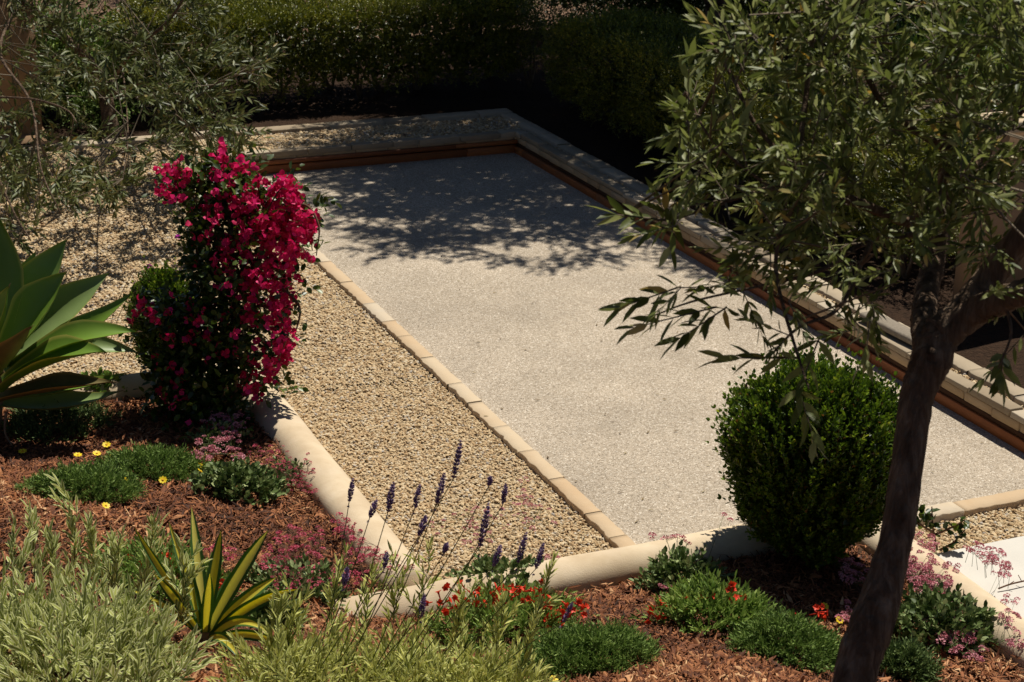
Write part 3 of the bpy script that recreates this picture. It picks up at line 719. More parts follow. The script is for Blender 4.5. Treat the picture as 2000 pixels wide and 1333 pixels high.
# left olive, farther away, branches drooping towards the camera
base = P(218, 262, TOP); D2 = depth_of(base) ; B2 = np.array(base)
o2 = thing('olive_tree', 'farther tree at the upper left with silvery leaves drooping over the gravel', 'tree', base)
def T2(px, py, dd=0): return W(px, py, D2 + dd) - B2
k2 = D2 / 3455; tr = MB(); lim = []
def limb2(pix, r0, r1, k=8):
    q = bez([T2(*p) for p in pix], 6); tr.tube(q, np.linspace(r0 * (1 if r0 > 12 else .5), r1 * .5, len(q)) * k2, k, wob=.06); lim.append(q)
limb2([(218, 268), (212, 220), (200, 170), (175, 120, -.2), (110, 60, -.4), (40, 0, -.6), (-40, -60, -.8)], 17, 9, 12)
limb2([(200, 170), (150, 130, -.3), (100, 110, -.5)], 10, 5)
limb2([(205, 180), (260, 100, -.6), (330, 40, -1.2), (380, -40, -1.5)], 9, 4)
limb2([(212, 190), (290, 160, -1), (370, 190, -2), (430, 160, -2.4), (520, 130, -2.6)], 6, 2)
limb2([(290, 160, -1), (340, 220, -2), (410, 280, -2.8), (440, 330, -3)], 4, 2)
limb2([(40, 0, -.6), (0, 100, -2), (60, 200, -3), (80, 330, -3.8), (120, 420, -4)], 6, 2)
limb2([(0, 190, -3), (70, 195, -3.2), (130, 215, -3.5), (150, 240, -3.6)], 4, 2)
limb2([(-20, 120, -2), (-30, 260, -3.5), (20, 400, -4.2), (60, 470, -4.4)], 5, 2)
limb2([(240, 130, -.5), (250, 260, -2.6), (240, 350, -3.4)], 3, 1.5)
tr.build('trunk', 'bark', o2, smooth=True)
out2 = [(-80, -120), (480, -120), (420, 0), (380, 60), (430, 60), (470, 100), (540, 100), (520, 160), (460, 200), (500, 240), (470, 300), (420, 330), (330, 320), (300, 340), (260, 340),
        (240, 390), (190, 380), (150, 420), (90, 440), (60, 480), (-80, 490)]
N0 = 3600
gx = rng.uniform(-80, 560, N0); gy = rng.uniform(-120, 500, N0); ok = inside(gx, gy, out2)
cl = lump(6, 14)(np.stack([gx / 60, gy / 60, gx * 0], 1)); dn = np.where(cl > .05, .80, .16)
dn = np.where((gx > 85) & (gx < 300) & (gy > 170) & (gy < 320), dn * .30, dn); dn = np.where((gx < 80) & (gy > 110) & (gy < 330), dn * .6, dn)
dn = np.where((gx > 220) & (gy > 280) & (gx < 400), dn * .45, dn)
ok &= rng.random(N0) < dn * .60
gx, gy = gx[ok], gy[ok]
dep = -np.clip(.6 + gy / 500 * 3.3 + rng.normal(0, .5, len(gx)), -.5, 4.6)
org = np.array([T2(a, b, c) for a, b, c in zip(gx, gy, dep)])
cen = T2(150, 120, -1.5); dr = unit(unit(org - cen) * .6 + [0.25, 0, .02] + rng.normal(0, .5, org.shape))
cm = MB(); sm = MB()
olive_twigs(cm, sm, org - dr * .08, dr, 2, .20, .092, .0195, 10, droop=.0)
for (ax, ay, bx, by) in ((430, 160, 545, 110), (400, 100, 440, 45), (380, 300, 515, 270), (400, 250, 510, 210), (160, 420, 250, 400), (130, 330, 300, 355), (200, 380, 250, 350)):
    a = T2(ax, ay, -2.8); b = T2(bx, by, -3); ln = np.linalg.norm(b - a)
    pos, ld, ix = shoots(a[None], (b - a)[None], np.array([ln]), 18, .07, (.5, 1.0), opposite=True, t0=.05)
    cm.leaves(pos, ld, .08, .016, kind='lens', fold=.12, curl=.1); sm.sticks(a[None], b[None], .005, .002)
sx = np.array([l[i] for l in lim for i in range(1, len(l), 2)]); near = []
for o in org[::3]:
    j = np.argmin(((sx - o) ** 2).sum(1))
    if ((sx[j] - o) ** 2).sum() < .8 ** 2: near.append((sx[j], o))
sm.sticks(np.array([a for a, b in near]), np.array([b for a, b in near]), .006, .003)
cm.build('crown', 'olive_leaf_far', o2); sm.build('twigs', 'twig', o2)

# tall shade tree behind the right hedge: its crown (above the picture) throws the dappled shade on the court
def blobtree(name, label, base, blobs, nper, leaf, mtl, trunk_r, cat='tree', seed=0, k=8, group=None):
    t = thing(name, label, cat, base, group); r = np.random.default_rng(seed)
    mb = MB(); sm = MB()
    for (cx, cy, cz, rx, ry, rz, dn) in blobs:
        n = int(nper * dn); q = unit(r.normal(0, 1, (n, 3))) * (r.random(n) ** .45)[:, None]
        keep = lump(6, seed + 3)((q * [rx, ry, rz] + [cx, cy, cz]) * 1.5) > -.22
        q = q[keep]; p = q * [rx, ry, rz] + [cx, cy, cz]
        d = unit(q + r.normal(0, .6, q.shape) + [0, 0, .2])
        pos, ld, ix = shoots(p, d, .20, k, leaf, (.5, 1.2))
        mb.leaves(pos, ld, leaf * rng.uniform(.6, 1.2, len(pos)), leaf * .5)
        top = np.array([0, 0, cz * .45]); c = np.array([cx, cy, cz])
        sm.tube(bez([np.array([0, 0, cz * .2]), top + (c - top) * .35 + [0, 0, -.1], c]), np.linspace(trunk_r * .6, trunk_r * .15, 20), 7)
    zt = max(.3, max(b[2] for b in blobs) * .6)
    sm.tube(bez([(0, 0, -.1), (.03, .02, zt * .5), (0, 0, zt)]), np.linspace(trunk_r, trunk_r * .6, 20), 10, wob=.05)
    mb.build('crown', mtl, t); sm.build('trunk', 'bark', t, smooth=True); return t
blobs = []
for (tx, ty, r_, z_) in ((5.1, 13.6, .8, 3.9), (5.2, 12.6, .85, 4.0), (5.7, 12.0, .8, 4.1), (6.1, 13.2, 1.0, 4.3), (6.6, 12.1, .9, 4.1), (5.9, 14.3, 1.0, 4.3), (7.1, 13.2, 1.1, 4.5), (7.0, 14.6, 1.1, 4.5), 
                         (6.9, 16.2, 1.0, 4.4), (7.9, 12.2, 1.0, 4.3), (8.3, 13.8, 1.3, 4.6), (8.2, 15.6, 1.3, 4.5), (9.4, 14.6, 1.3, 4.4), (9.4, 12.9, 1.2, 4.3), (7.4, 17.0, 1.2, 4.3), (9.2, 16.6, 1.3, 4.3), (6.6, 14.9, 1.1, 4.7), (4.95, 14.4, .7, 4.0), (4.7, 13.0, .5, 3.9), (6.2, 15.1, .9, 4.6), (7.9, 14.6, 1.1, 4.8), (7.2, 15.9, 1.1, 4.6), (4.6, 12.2, .45, 4.0), (6.9, 10.9, .6, 4.1), (7.8, 11.3, .7, 4.1)):
    blobs.append((tx + SX * z_ - 9.3, ty + SY * z_ - 15.9, z_, r_ * 1.08, r_ * 1.08, .5, r_ * r_ * .92))
blobtree('shade_tree', 'dark tall tree rising behind the hedge, mostly above the picture', (9.3, 15.9, .1), blobs, 1500, .065, 'tree_leaf', .12, seed=40, k=8)
def bush(name, label, px, py, z, rx, rz, n, leaf, mtl, seed, cat='shrub', zc=None, depth=None, ry=None, group=None):
    b = P(px, py, z)
    return blobtree(name, label, b, [(0, 0, zc or rz, rx, ry or rx, rz, 1), (rx * .5, 0, (zc or rz) * .8, rx * .6, rx * .6, rz * .7, .5), (-rx * .5, .1, (zc or rz) * .9, rx * .6, rx * .6, rz * .7, .5)], n, leaf, mtl, .04, cat, seed)
bush('background_tree', 'sunlit feathery green tree beyond the left of the back hedge', 500, 2, 0.1, 1.5, .95, 2600, .05, 'tree_leaf', 50, 'tree', zc=.9)
bush('background_shrub', 'dark leafy shrub rising behind the corner of the two hedges', 1230, 70, .1, 1.5, 1.0, 3800, .05, 'tree_leaf', 51, zc=.8)
bush('background_shrub', 'dark leafy shrub behind the hedge, left of the nearest tree and its upper twigs', 1500, 80, .1, 1.6, 1.0, 3800, .05, 'tree_leaf', 55, zc=.8)
bush('background_shrub', 'dark leafy shrub behind the crown of the nearest tree at the upper right corner', 1900, 60, .1, 1.7, 1.1, 3800, .05, 'tree_leaf', 56, zc=.9)
bush('background_shrub', 'dark leafy shrub behind the upper middle of the nearest tree crown', 1720, 90, .1, 1.5, 1.0, 3000, .05, 'tree_leaf', 57, zc=.8)
bush('background_shrub', 'round dark shrub on the dry hillside at the top of the picture', 990, 8, .25, .35, .22, 300, .05, 'tree_leaf', 52)
bush('background_shrub', 'leafy green shrub between the stucco column and the far tree', 150, 215, .15, .6, .5, 1100, .05, 'geranium_leaf', 53, zc=.5)
bush('background_shrub', 'low bright green plant at the end of the pale path', 210, 245, .15, .28, .14, 300, .035, 'mound', 54)

# ------------------------------------------------------------------ bougainvillea
qb = G(425, 835); qb[2] = bedz(qb[0], qb[1]); Db = depth_of(qb); kb = Db / 3455
bg_ = thing('bougainvillea', 'tall bougainvillea with magenta-red flowers tied to a stake at the wall corner', 'flowering shrub', qb)
def TB(px, py, dd=0): return W(px, py, Db + dd) - qb
sm = MB()
pth = [[(425, 835), (440, 700), (430, 560), (420, 430), (435, 300)], [(425, 835), (450, 650), (480, 500, -.1), (540, 380, -.15), (560, 370, -.2)], [(430, 800), (400, 600, .1), (370, 420, .1), (330, 360, .1)],
       [(520, 440, -.1), (590, 400, -.15), (622, 440, -.2), (618, 500, -.2)], [(545, 560, -.1), (585, 600, -.15), (575, 660, -.2)], [(400, 420, .1), (340, 330, .1), (310, 370, .1)], [(435, 380), (445, 310), (432, 272)], [(430, 700), (500, 600, -.1), (560, 640, -.2), (545, 700, -.2)], [(430, 700), (360, 640, .1), (290, 610, .1)], [(440, 500), (520, 430, -.1), (600, 450, -.1), (610, 490, -.1)], [(430, 810), (480, 740, -.1), (530, 720, -.1)]]
for q in pth:
    c = bez([TB(*p) for p in q], 8); sm.tube(c, np.linspace(.011, .003, len(c)), 6, wob=.05)
sm.build('stems', 'stem_brown', bg_)
st = MB(); st.tube([TB(462, 800), TB(455, 600), TB(448, 400)], .014, 8); st.build('stake', 'dry', bg_)
regF = [  # (cx, cy, rx, ry, flower density, leaf density)
    (432, 305, 14, 30, 20, 6), (415, 350, 40, 26, 14, 34), (335, 362, 28, 32, 40, 14), (455, 360, 38, 40, 50, 55), (520, 400, 58, 48, 200, 60), (575, 440, 38, 58, 130, 22), (440, 440, 55, 60, 44, 110),
    (505, 500, 72, 68, 230, 75), (430, 545, 55, 70, 34, 130), (520, 590, 46, 60, 105, 36), (385, 480, 22, 70, 4, 70), (430, 640, 60, 60, 40, 150), (350, 625, 55, 50, 26, 110), (290, 610, 26, 22, 14, 14),
    (545, 630, 16, 40, 20, 6), (515, 705, 42, 28, 44, 20), (548, 690, 20, 24, 18, 6), (490, 745, 34, 22, 18, 18), (350, 700, 50, 60, 16, 150), (420, 730, 55, 80, 8, 210), (330, 760, 34, 50, 26, 70), (400, 800, 55, 45, 8, 100), (450, 835, 30, 22, 12, 20), (590, 420, 34, 60, 26, 10), (560, 650, 26, 36, 16, 8), (470, 330, 40, 40, 16, 14), (345, 335, 30, 24, 12, 8), (255, 625, 20, 16, 5, 5), (525, 760, 34, 22, 8, 12),
    (602, 470, 14, 40, 20, 4), (560, 370, 40, 18, 22, 8), (578, 570, 8, 32, 6, 3), (375, 375, 35, 30, 4, 50)]
fp = []; lp = []
for (cx, cy, rx, ry, nf, nl) in regF:
    for n_, L_ in ((int(nf * .60), fp), (int(nl * 1.35), lp)):
        a = rng.uniform(0, 6.28, n_); r = rng.random(n_) ** .5 * (1 + .30 * (rng.random(n_) < .12))
        zz = rng.normal(0, .10, n_)
        for i in range(n_): L_.append(TB(cx + rx * r[i] * math.cos(a[i]), cy + ry * r[i] * math.sin(a[i]), zz[i] - (.08 if L_ is fp else -.04)))
fp = np.array(fp); lp = np.array(lp)
fm = MB()
# each flower: three papery bracts round a tiny tube; sit in clusters of two or three
sel_ = fp[rng.random(len(fp)) < .7]; fp = np.concatenate([fp, sel_ + rng.normal(0, .022, sel_.shape)]); n_ = len(fp)
ax = unit(rdir(n_) + [-.2, -.7, .35]); u = unit(np.cross(ax, rdir(n_))); w_ = np.cross(ax, u); rn = rng.beta(2, 2, n_)
for j in range(3):
    th = j * 2.094 + rng.uniform(-.2, .2, n_)
    rad = u * np.cos(th)[:, None] + w_ * np.sin(th)[:, None]
    dd = unit(rad * .85 + ax * .55); fm.leaves(fp, dd, .036 * rng.uniform(.65, 1.15, n_), .029, nrm=ax - rad * .4, kind='oval', rnd=np.clip(rn + rng.normal(0, .1, n_), 0, 1), fold=-.16, curl=-.15)
fm.build('flowers', 'bougain', bg_)
lm = MB(); d = unit(rdir(len(lp)) + [0, -.3, .3]); pos, ld, ix = shoots(lp, d, .10, 4, .04, (.5, 1.1))
lm.leaves(pos, ld, .050 * rng.uniform(.6, 1.2, len(pos)), .028, kind='oval', fold=.12, curl=.15)
lm.build('foliage', 'bougain_leaf', bg_)
# fallen flower
q = G(633, 971); fm = MB()
for j in range(3): fm.leaves(np.array([[0, 0, .012]]), np.array([[math.cos(j * 2.1), math.sin(j * 2.1), .3]]), .035, .03, kind='oval')
o = fm.build('fallen_flower', 'bougain', origin=(0, 0, 0)); o.location = q; tag(o, 'single magenta flower fallen on the mulch beside the left wall', 'flower')

# ------------------------------------------------------------------ broad leaves (agave, yucca)
def blade(mb, base, tip, width, sag, nrm, prof='agave', nu=26, nv=12, rnd=.5, trough=.28, twist=0, wave=0):
    base = np.array(base, float); tip = np.array(tip, float); nrm = unit(np.array(nrm, float))
    t = np.linspace(0, 1, nu); L = np.linalg.norm(tip - base)
    cl_ = base[None] + (tip - base)[None] * t[:, None] + np.array([0, 0, 1.])[None] * (sag * L * 4 * t * (1 - t))[:, None]
    tg = unit(np.gradient(cl_, axis=0)); side = unit(np.cross(tg, nrm)); up = np.cross(side, tg)
    if twist:
        a = (twist * t)[:, None]; side, up = side * np.cos(a) + up * np.sin(a), up * np.cos(a) - side * np.sin(a)
    if prof == 'agave':
        wd = np.interp(t, [0, .12, .3, .46, .6, .75, .88, .96, 1], [.60, .60, .80, 1, .93, .64, .31, .10, .0])
    else:
        wd = np.interp(t, [0, .1, .4, .7, .9, 1], [.75, .7, 1, .85, .4, .0])
    s = np.linspace(-1, 1, nv + 1)
    wv = (wave * np.sin(t * 13 + 1.3) * t)[:, None] * np.abs(s)[None] * width
    v = cl_[:, None] + side[:, None] * (wd[:, None] * width / 2 * s[None])[..., None] + up[:, None] * (wd[:, None] * width * trough * (s[None] ** 2 - .3) + wv)[..., None]
    th = width * (.09 if prof == 'agave' else .03)
    low = v - up[:, None] * (th * wd[:, None] * (1 - s[None] ** 2) * np.linspace(1.6, .5, nu)[:, None])[..., None]
    e = np.broadcast_to(np.abs(s)[None], (nu, nv + 1)).ravel()
    k = nv + 1; i = (np.arange(nu - 1)[:, None] * k + np.arange(nv)[None]).ravel(); f = np.stack([i, i + 1, i + k + 1, i + k], 1)
    mb.add(v.reshape(-1, 3), f, rnd, e); mb.add(low.reshape(-1, 3), f[:, ::-1], rnd, e)

qa = G(15, 850); qa[2] = bedz(qa[0], qa[1]); Da = depth_of(qa)
ag = thing('agave', 'large green spineless agave rosette at the left edge of the bed', 'succulent', qa)
def TA(px, py, dd=0): return W(px, py, Da + dd) - qa
# (base px,py,dd, tip px,py,dd, width px, sag, rnd)
av = [((-15, 690, .02), (0, 425, .05), 120, .02, .35), ((0, 690, .10), (132, 468, .14), 92, .05, .75), ((0, 690, .16), (70, 492, .25), 80, .02, .9), ((5, 705, -.02), (130, 533, -.08), 108, .06, .45),
      ((10, 705, .12), (214, 535, .20), 96, .03, .95), ((10, 725, .0), (262, 572, .02), 70, -.04, .55), ((10, 735, -.08), (268, 650, -.10), 78, .12, .4), ((20, 720, .10), (270, 690, .2), 60, .12, .95),
      ((0, 755, -.14), (207, 690, -.26), 100, .13, .25), ((-30, 690, -.10), (18, 560, -.30), 80, .0, .5), ((-20, 740, -.16), (62, 640, -.42), 100, .06, .1),
      ((0, 775, .0), (252, 728, .05), 40, -.03, .5), ((-10, 780, -.12), (222, 748, -.22), 66, .05, .0), ((-10, 785, .0), (236, 765, .05), 60, -.06, .9), ((-60, 700, 0), (-150, 480, 0), 90, .02, .5), ((-60, 740, 0), (-280, 600, 0), 90, .05, .5), ((-60, 770, 0), (-280, 740, 0), 90, .05, .5)]
for i, (a, b, wpx, sag, rn) in enumerate(av):
    A = TA(*a); Bt = TA(*b); nr = unit(np.array([0, 0, 1.]) + unit(TA(0, 700) - (A + Bt) / 2 + 1e-6) * .8 + np.array([-.25, -.45, 0]))
    mb = MB(); blade(mb, A, Bt, wpx * Da / 3455, sag, nr, rnd=rn, wave=.03, trough=.22)
    old = i in (10, 12)
    o = mb.build('leaf', 'agave_old' if old else 'agave', ag, smooth=True)
    if old: o['label'] = 'browning lower leaf with a withered tip'
    # dry spine at the tip
    mb = MB(); dv = unit(Bt - A); mb.tube([Bt - dv * .012, Bt + dv * .01 + [0, 0, .004], Bt + dv * .03 + [0, 0, -.006]], [.003, .002, .0006], 5); mb.build('leaf_tip', 'agave_dry', o)
mb = MB(); mb.tube(bez([TA(-20, 860), TA(-15, 800), TA(-15, 720)]), np.linspace(.05, .06, 20), 12, wob=.06); mb.tube(bez([TA(12, 805, -.1), TA(10, 845, -.12), TA(24, 872, -.13)]), np.linspace(.008, .004, 20), 6)
mb.build('trunk', 'agave_dry', ag, smooth=True)

qy = G(405, 1262); qy[2] = bedz(qy[0], qy[1]); Dy = depth_of(qy)
yu = thing('yucca', 'spiky yucca with yellow-striped green blades at the lower left', 'succulent', qy)
def TY(px, py, dd=0): return W(px, py, Dy + dd) - qy
yv = [((398, 1235), (262, 1030, .1), 20, -.03), ((395, 1230), (352, 1062, .05), 24, .0), ((400, 1225), (374, 990, .12), 26, .0), ((400, 1228), (432, 1035, .05), 28, .0), ((405, 1235), (524, 1036, -.05), 32, .04),
      ((408, 1240), (540, 1128, .1), 28, .06), ((410, 1248), (582, 1152, -.1), 26, .10), ((410, 1250), (526, 1238, -.15), 24, .22), ((410, 1255), (560, 1268, .0), 22, .16), ((390, 1235), (300, 1120, -.1), 22, .02),
      ((400, 1240), (410, 1120, -.15), 24, .0), ((395, 1232), (330, 1020, .15), 20, .03), ((405, 1250), (470, 1290, -.2), 20, .18), ((402, 1230), (470, 1100, .15), 24, .03), ((395, 1240), (250, 1150, .1), 20, .06)]
for a, b, wpx, sag in yv:
    mb = MB(); A = TY(*a); Bt = TY(*b)
    blade(mb, A, Bt, 1.0 * wpx * Dy / 3455, sag, [-.2, -.75, .6], prof='y', nu=18, nv=8, rnd=rng.random(), trough=.22, twist=rng.uniform(-.5, .5)); mb.build('leaf', 'yucca', yu, smooth=True)
mb = MB(); mb.tube([TY(402, 1268), TY(402, 1235)], [.02, .028], 8, wob=.08); mb.build('stem', 'agave_dry', yu)

# ------------------------------------------------------------------ low plants
def mound(name, label, px, py, rxp, h, n, leaf, wd, mtl, slen=.06, k=9, ry=None, cat='ground cover plant', flowers=None, group=None, lead=.6, kindl='rhomb', seed=0):
    """px,py = middle of its foot; rxp = half width in px; h metres"""
    b = G(px, py); b[2] = bedz(b[0], b[1]); kk = depth_of(b) / 3455; rx = rxp * kk; ry = ry or rx * .8
    t = thing(name, label, cat, b, group)
    a = rng.uniform(0, 6.28, n); r = rng.random(n) ** .5
    lf = lump(6, 60 + seed)
    x = r * np.cos(a) * rx; y = r * np.sin(a) * ry
    edge_ = 1 + .42 * lf(np.stack([np.cos(a), np.sin(a), a * 0], 1) * 1.6); x *= edge_; y *= edge_
    z = (bedz(b[0] + x, b[1] + y) - b[2]) + h * (1 - r ** 2.2) * (.8 + .55 * lf(np.stack([x, y, x * 0], 1) * 11)) * rng.uniform(.55, 1, n) - .01
    p = np.stack([x, y, np.maximum(z, bedz(b[0] + x, b[1] + y) - b[2])], 1)
    d = unit(np.stack([x / rx * lead, y / ry * lead, np.full(n, .75)], 1) + rng.normal(0, .32, (n, 3)))
    sl_ = slen * rng.uniform(.6, 1.3, n)
    pos, ld, ix = shoots(p, d, sl_, k, leaf, (.5, 1.1))
    rn = np.clip(.45 + .22 * rng.normal(0, 1, len(pos)) + .15 * rng.normal(0, 1, n)[ix], 0, 1)
    mb = MB(); mb.leaves(pos, ld, leaf * rng.uniform(.65, 1.2, len(pos)), wd, rnd=rn, kind=kindl, fold=.15)
    mb.build('foliage', mtl, t)
    sm = MB(); s = rng.random(n) < .4; sm.sticks(p[s], (p + d * sl_[:, None])[s], .0016, .0008); sm.build('stems', 'stem_green', t)
    return t, b, kk
def daisy(parent, pos, r=.014, stem_to=None):
    mb = MB(); n_ = 8; th = np.arange(n_) / n_ * 6.28 + rng.uniform(0, 1); ax = unit(np.array([rng.normal(0, .25), -.35 + rng.normal(0, .2), 1]))
    u = unit(np.cross(ax, [1, .1, 0])); w_ = np.cross(ax, u)
    rad = u[None] * np.cos(th)[:, None] + w_[None] * np.sin(th)[:, None]
    mb.leaves(np.repeat(pos[None], n_, 0) + rad * r * .2, rad + ax * .15, r, r * .62, nrm=np.repeat(ax[None], n_, 0), kind='petal', fold=0)
    o = mb.build('flower', 'yellow', parent)
    mb = MB(); mb.tube([pos - ax * .002, pos + ax * .003], [r * .35, r * .28], 8); mb.build('flower_centre', 'orange_disc', o)
    mb = MB(); mb.sticks(np.array([pos + [0, 0, -.04]]), np.array([pos]), .0008, .0008); mb.build('flower_stem', 'stem_green', o)
def put_daisies(t, b, kk_pts, lift=0):
    for (px, py) in kk_pts:
        g = G(px, py + 4); q = g + np.array([0, 0, 0]) ; dpt = depth_of(g) - .14
        daisy(t, W(px, py, dpt) - b, r=7.5 * dpt / 3455)

GC = 'low feathery green plants in the mulch'
t, b, k_m = mound('daisy_plant', 'low feathery green plant in sun, one yellow bloom on its near edge', 165, 965, 98, .12, 1000, .026, .0075, 'mound', seed=1)
put_daisies(t, b, [(207, 988), (44, 882)])
t, b, k_m = mound('daisy_plant', 'low feathery green plant with several yellow daisies along its left side', 300, 930, 100, .13, 1000, .026, .0075, 'mound', seed=2)
put_daisies(t, b, [(152, 889), (189, 886), (208, 869), (218, 893), (227, 899), (220, 916), (241, 938), (318, 938), (393, 911), (392, 921)])
t, b, k_m = mound('daisy_plant', 'flowerless low green mat in the shade beneath the agave', 110, 835, 88, .10, 800, .026, .0075, 'mound_grey', seed=3)
t, b, k_m = mound('daisy_plant', 'feathery green mound at the bottom centre of the bed', 1130, 1300, 135, .15, 1700, .024, .0065, 'mound', seed=4)
put_daisies(t, b, [(1082, 1326)])
t, b, k_m = mound('daisy_plant', 'feathery green mound left of the foot of the leaning trunk', 1545, 1280, 112, .15, 1500, .024, .0065, 'mound', seed=5)
put_daisies(t, b, [(1495, 1201), (1611, 1184), (1640, 1211)])
t, b, k_m = mound('daisy_plant', 'small dark green plant right of the foot of the leaning trunk', 1765, 1320, 60, .14, 700, .022, .008, 'mound_grey', seed=6)
# round-leaved grey-green geranium-like cushion
mound('round_leaf_plant', 'grey-green cushion of small round leaves right of the yellow daisies', 470, 965, 74, .13, 330, .028, .024, 'eriog_leaf', slen=.07, k=6, kindl='oval', seed=7, cat='perennial')
mound('round_leaf_plant', 'dark low leafy clump behind the yucca blades at the end of the front wall', 525, 1222, 45, .10, 200, .034, .022, 'eriog_leaf', slen=.06, k=6, kindl='oval', seed=8, cat='perennial')
mound('round_leaf_plant', 'small light green leafy plant between the agave and the back wall', 200, 765, 34, .09, 90, .04, .022, 'geranium_leaf', slen=.06, k=6, kindl='oval', seed=9, cat='perennial')

def trumpet(parent, pos, d, L=.042):
    d = unit(np.array(d, float)); mb = MB()
    mb.tube([pos, pos + d * L * .6, pos + d * L * .8], [.0022, .0034, .0052], 6, rnd=.3)
    u = unit(np.cross(d, [.2, .3, .9])); w_ = np.cross(d, u); th = np.arange(5) / 5 * 6.28
    rad = u[None] * np.cos(th)[:, None] + w_[None] * np.sin(th)[:, None]
    mb.leaves(np.repeat((pos + d * L * .75)[None], 5, 0), rad + d * .45, L * .42, L * .30, nrm=np.repeat(d[None], 5, 0), kind='petal', rnd=.8)
    mb.build('flower', 'red', parent)
def fuchsia(label, px, py, rxp, h, n, flowers, seed, leaf=.030):
    t, b, k_m = mound('trumpet_flower_plant', label, px, py, rxp, h, n, leaf, leaf * .30, 'fuchsia_leaf', slen=.10, k=10, kindl='lens', seed=seed, cat='flowering plant', group='bushy plants with red trumpet flowers')
    for (fx, fy) in flowers:
        dd = depth_of(b) - .10 - (fy - 1190) * .0012
        for q in range(2 + (rng.random() < .4)):
            trumpet(t, W(fx + rng.normal(0, 7), fy + rng.normal(0, 5), dd) - b, [rng.normal(0.1, .6), -.5 + rng.normal(0, .4), rng.normal(.1, .4)])
    return t
fuchsia('bushy green plant with a broad band of red trumpet flowers before the wall corner', 985, 1232, 128, .15, 460,
        [(852, 1180), (862, 1192), (888, 1165), (905, 1155), (918, 1160), (935, 1152), (938, 1168), (968, 1146), (978, 1142), (990, 1152), (1002, 1165), (1010, 1150), (1022, 1158), (1035, 1165), (1045, 1178), (1052, 1166), (1058, 1180), (1000, 1178), (965, 1168), (1075, 1195), (1090, 1180), (1110, 1185), (1130, 1192), (1125, 1205), (1085, 1210), (1065, 1214), (1040, 1150), (880, 1150), (893, 1178), (850, 1172), (1100, 1196), (940, 1180), (1120, 1175)], 21)
fuchsia('light green leafy plant with a few red trumpet flowers near the globe shrub', 1395, 1225, 100, .15, 360,
        [(1277, 1178), (1283, 1186), (1325, 1168), (1335, 1190), (1280, 1202), (1372, 1168), (1428, 1152), (1434, 1162), (1553, 1197), (1590, 1200), (1598, 1195), (1445, 1178)], 22, .036)
fuchsia('green plant with red trumpet flowers partly hidden behind the yucca and the pale bush', 320, 1145, 110, .12, 360,
        [(212, 1090), (236, 1092), (268, 1096), (303, 1103), (325, 1086), (330, 1085), (345, 1114), (292, 1140), (350, 1105), (222, 1107), (345, 1180), (340, 1168), (430, 1140), (436, 1150), (425, 1165), (418, 1160), (440, 1185), (448, 1195), (430, 1200), (434, 1142), (340, 1190), (425, 1215)], 23)

# buckwheat: grey-green leaves, wiry branching stems, heads of tiny pink flowers
def buckwheat(label, px, py, rxp, h, nleaf, heads, mtl, seed, headr=.010, leaf=.028, region=None, stems=None, group='pink buckwheat plants'):
    t, b, k_m = mound('buckwheat', label, px, py, rxp, h, nleaf, leaf, leaf * .62, 'eriog_leaf', slen=.07, k=6, kindl='oval', seed=seed, cat='flowering plant', group=group)
    mb = MB(); sm = MB(); hp = []; foot = []
    for (cx, cy, rx, ry, n_) in heads:
        for _ in range(n_):
            a = rng.uniform(0, 6.28); r = rng.random() ** .6; x, y = cx + rx * r * math.cos(a), cy + ry * r * math.sin(a)
            g = G(min(x, 1990), y + 30); dd = depth_of(g) - .05 + rng.normal(0, .02)
            p = W(x, y, dd) - b; hp.append(p); g2 = g - b; foot.append(np.array([p[0] * .55 + 0 * g2[0], p[1] * .55, min(p[2] - .02, h * .4)]) if np.linalg.norm(p[:2]) < .5 else np.array([g2[0], g2[1], g2[2]]))
    hp = np.array(hp); foot = np.array(foot); midp = hp * .75 + foot * .25 + rng.normal(0, .008, hp.shape) + [0, 0, .01]
    grp = np.arange(len(hp)) // 4 * 4; node = midp[grp]
    sm.sticks(foot[grp], node, .0013, .0010); sm.sticks(node, hp, .0009, .0006)
    n_ = len(hp); k = 34; rh = headr * 1.3 * rng.uniform(.55, 1.25, n_)
    dd = rdir(n_ * k); dd[:, 2] = np.abs(dd[:, 2]) * .8 + .1 * dd[:, 2]
    pos = np.repeat(hp, k, 0) + dd * np.repeat(rh, k)[:, None] * np.array([1, 1, .65]) * .75
    mb.leaves(pos, dd + rng.normal(0, .4, dd.shape), np.repeat(rh, k) * .55, np.repeat(rh, k) * .5, rnd=np.clip(np.repeat(rng.random(n_), k) * .6 + rng.random(n_ * k) * .4, 0, 1))
    mb.build('flower_heads', mtl, t); sm.build('flower_stems', 'stem_brown' if mtl == 'pink_deep' else 'stem_green', t)
    return t, b
buckwheat('buckwheat with deep pink flower heads spilling toward the meeting of the two walls', 585, 1160, 90, .09, 170, [(555, 1100, 45, 55, 60), (590, 1110, 40, 50, 50), (620, 1060, 22, 30, 20), (650, 1125, 60, 28, 30), (690, 1040, 40, 25, 36), (710, 1090, 38, 36, 36), (745, 1090, 30, 25, 18), (430, 1080, 40, 16, 14), (575, 1040, 40, 14, 14), (665, 1015, 20, 12, 9), (790, 1112, 25, 8, 8)], 'pink_deep', 31, .0095)
buckwheat('buckwheat with small deep pink heads along the foot of the left wall', 560, 940, 36, .06, 50, [(540, 895, 40, 25, 26), (570, 920, 45, 20, 30), (590, 950, 30, 14, 18), (505, 880, 30, 14, 12), (615, 960, 10, 12, 6), (600, 905, 18, 20, 8)], 'pink_deep', 32, .0075)
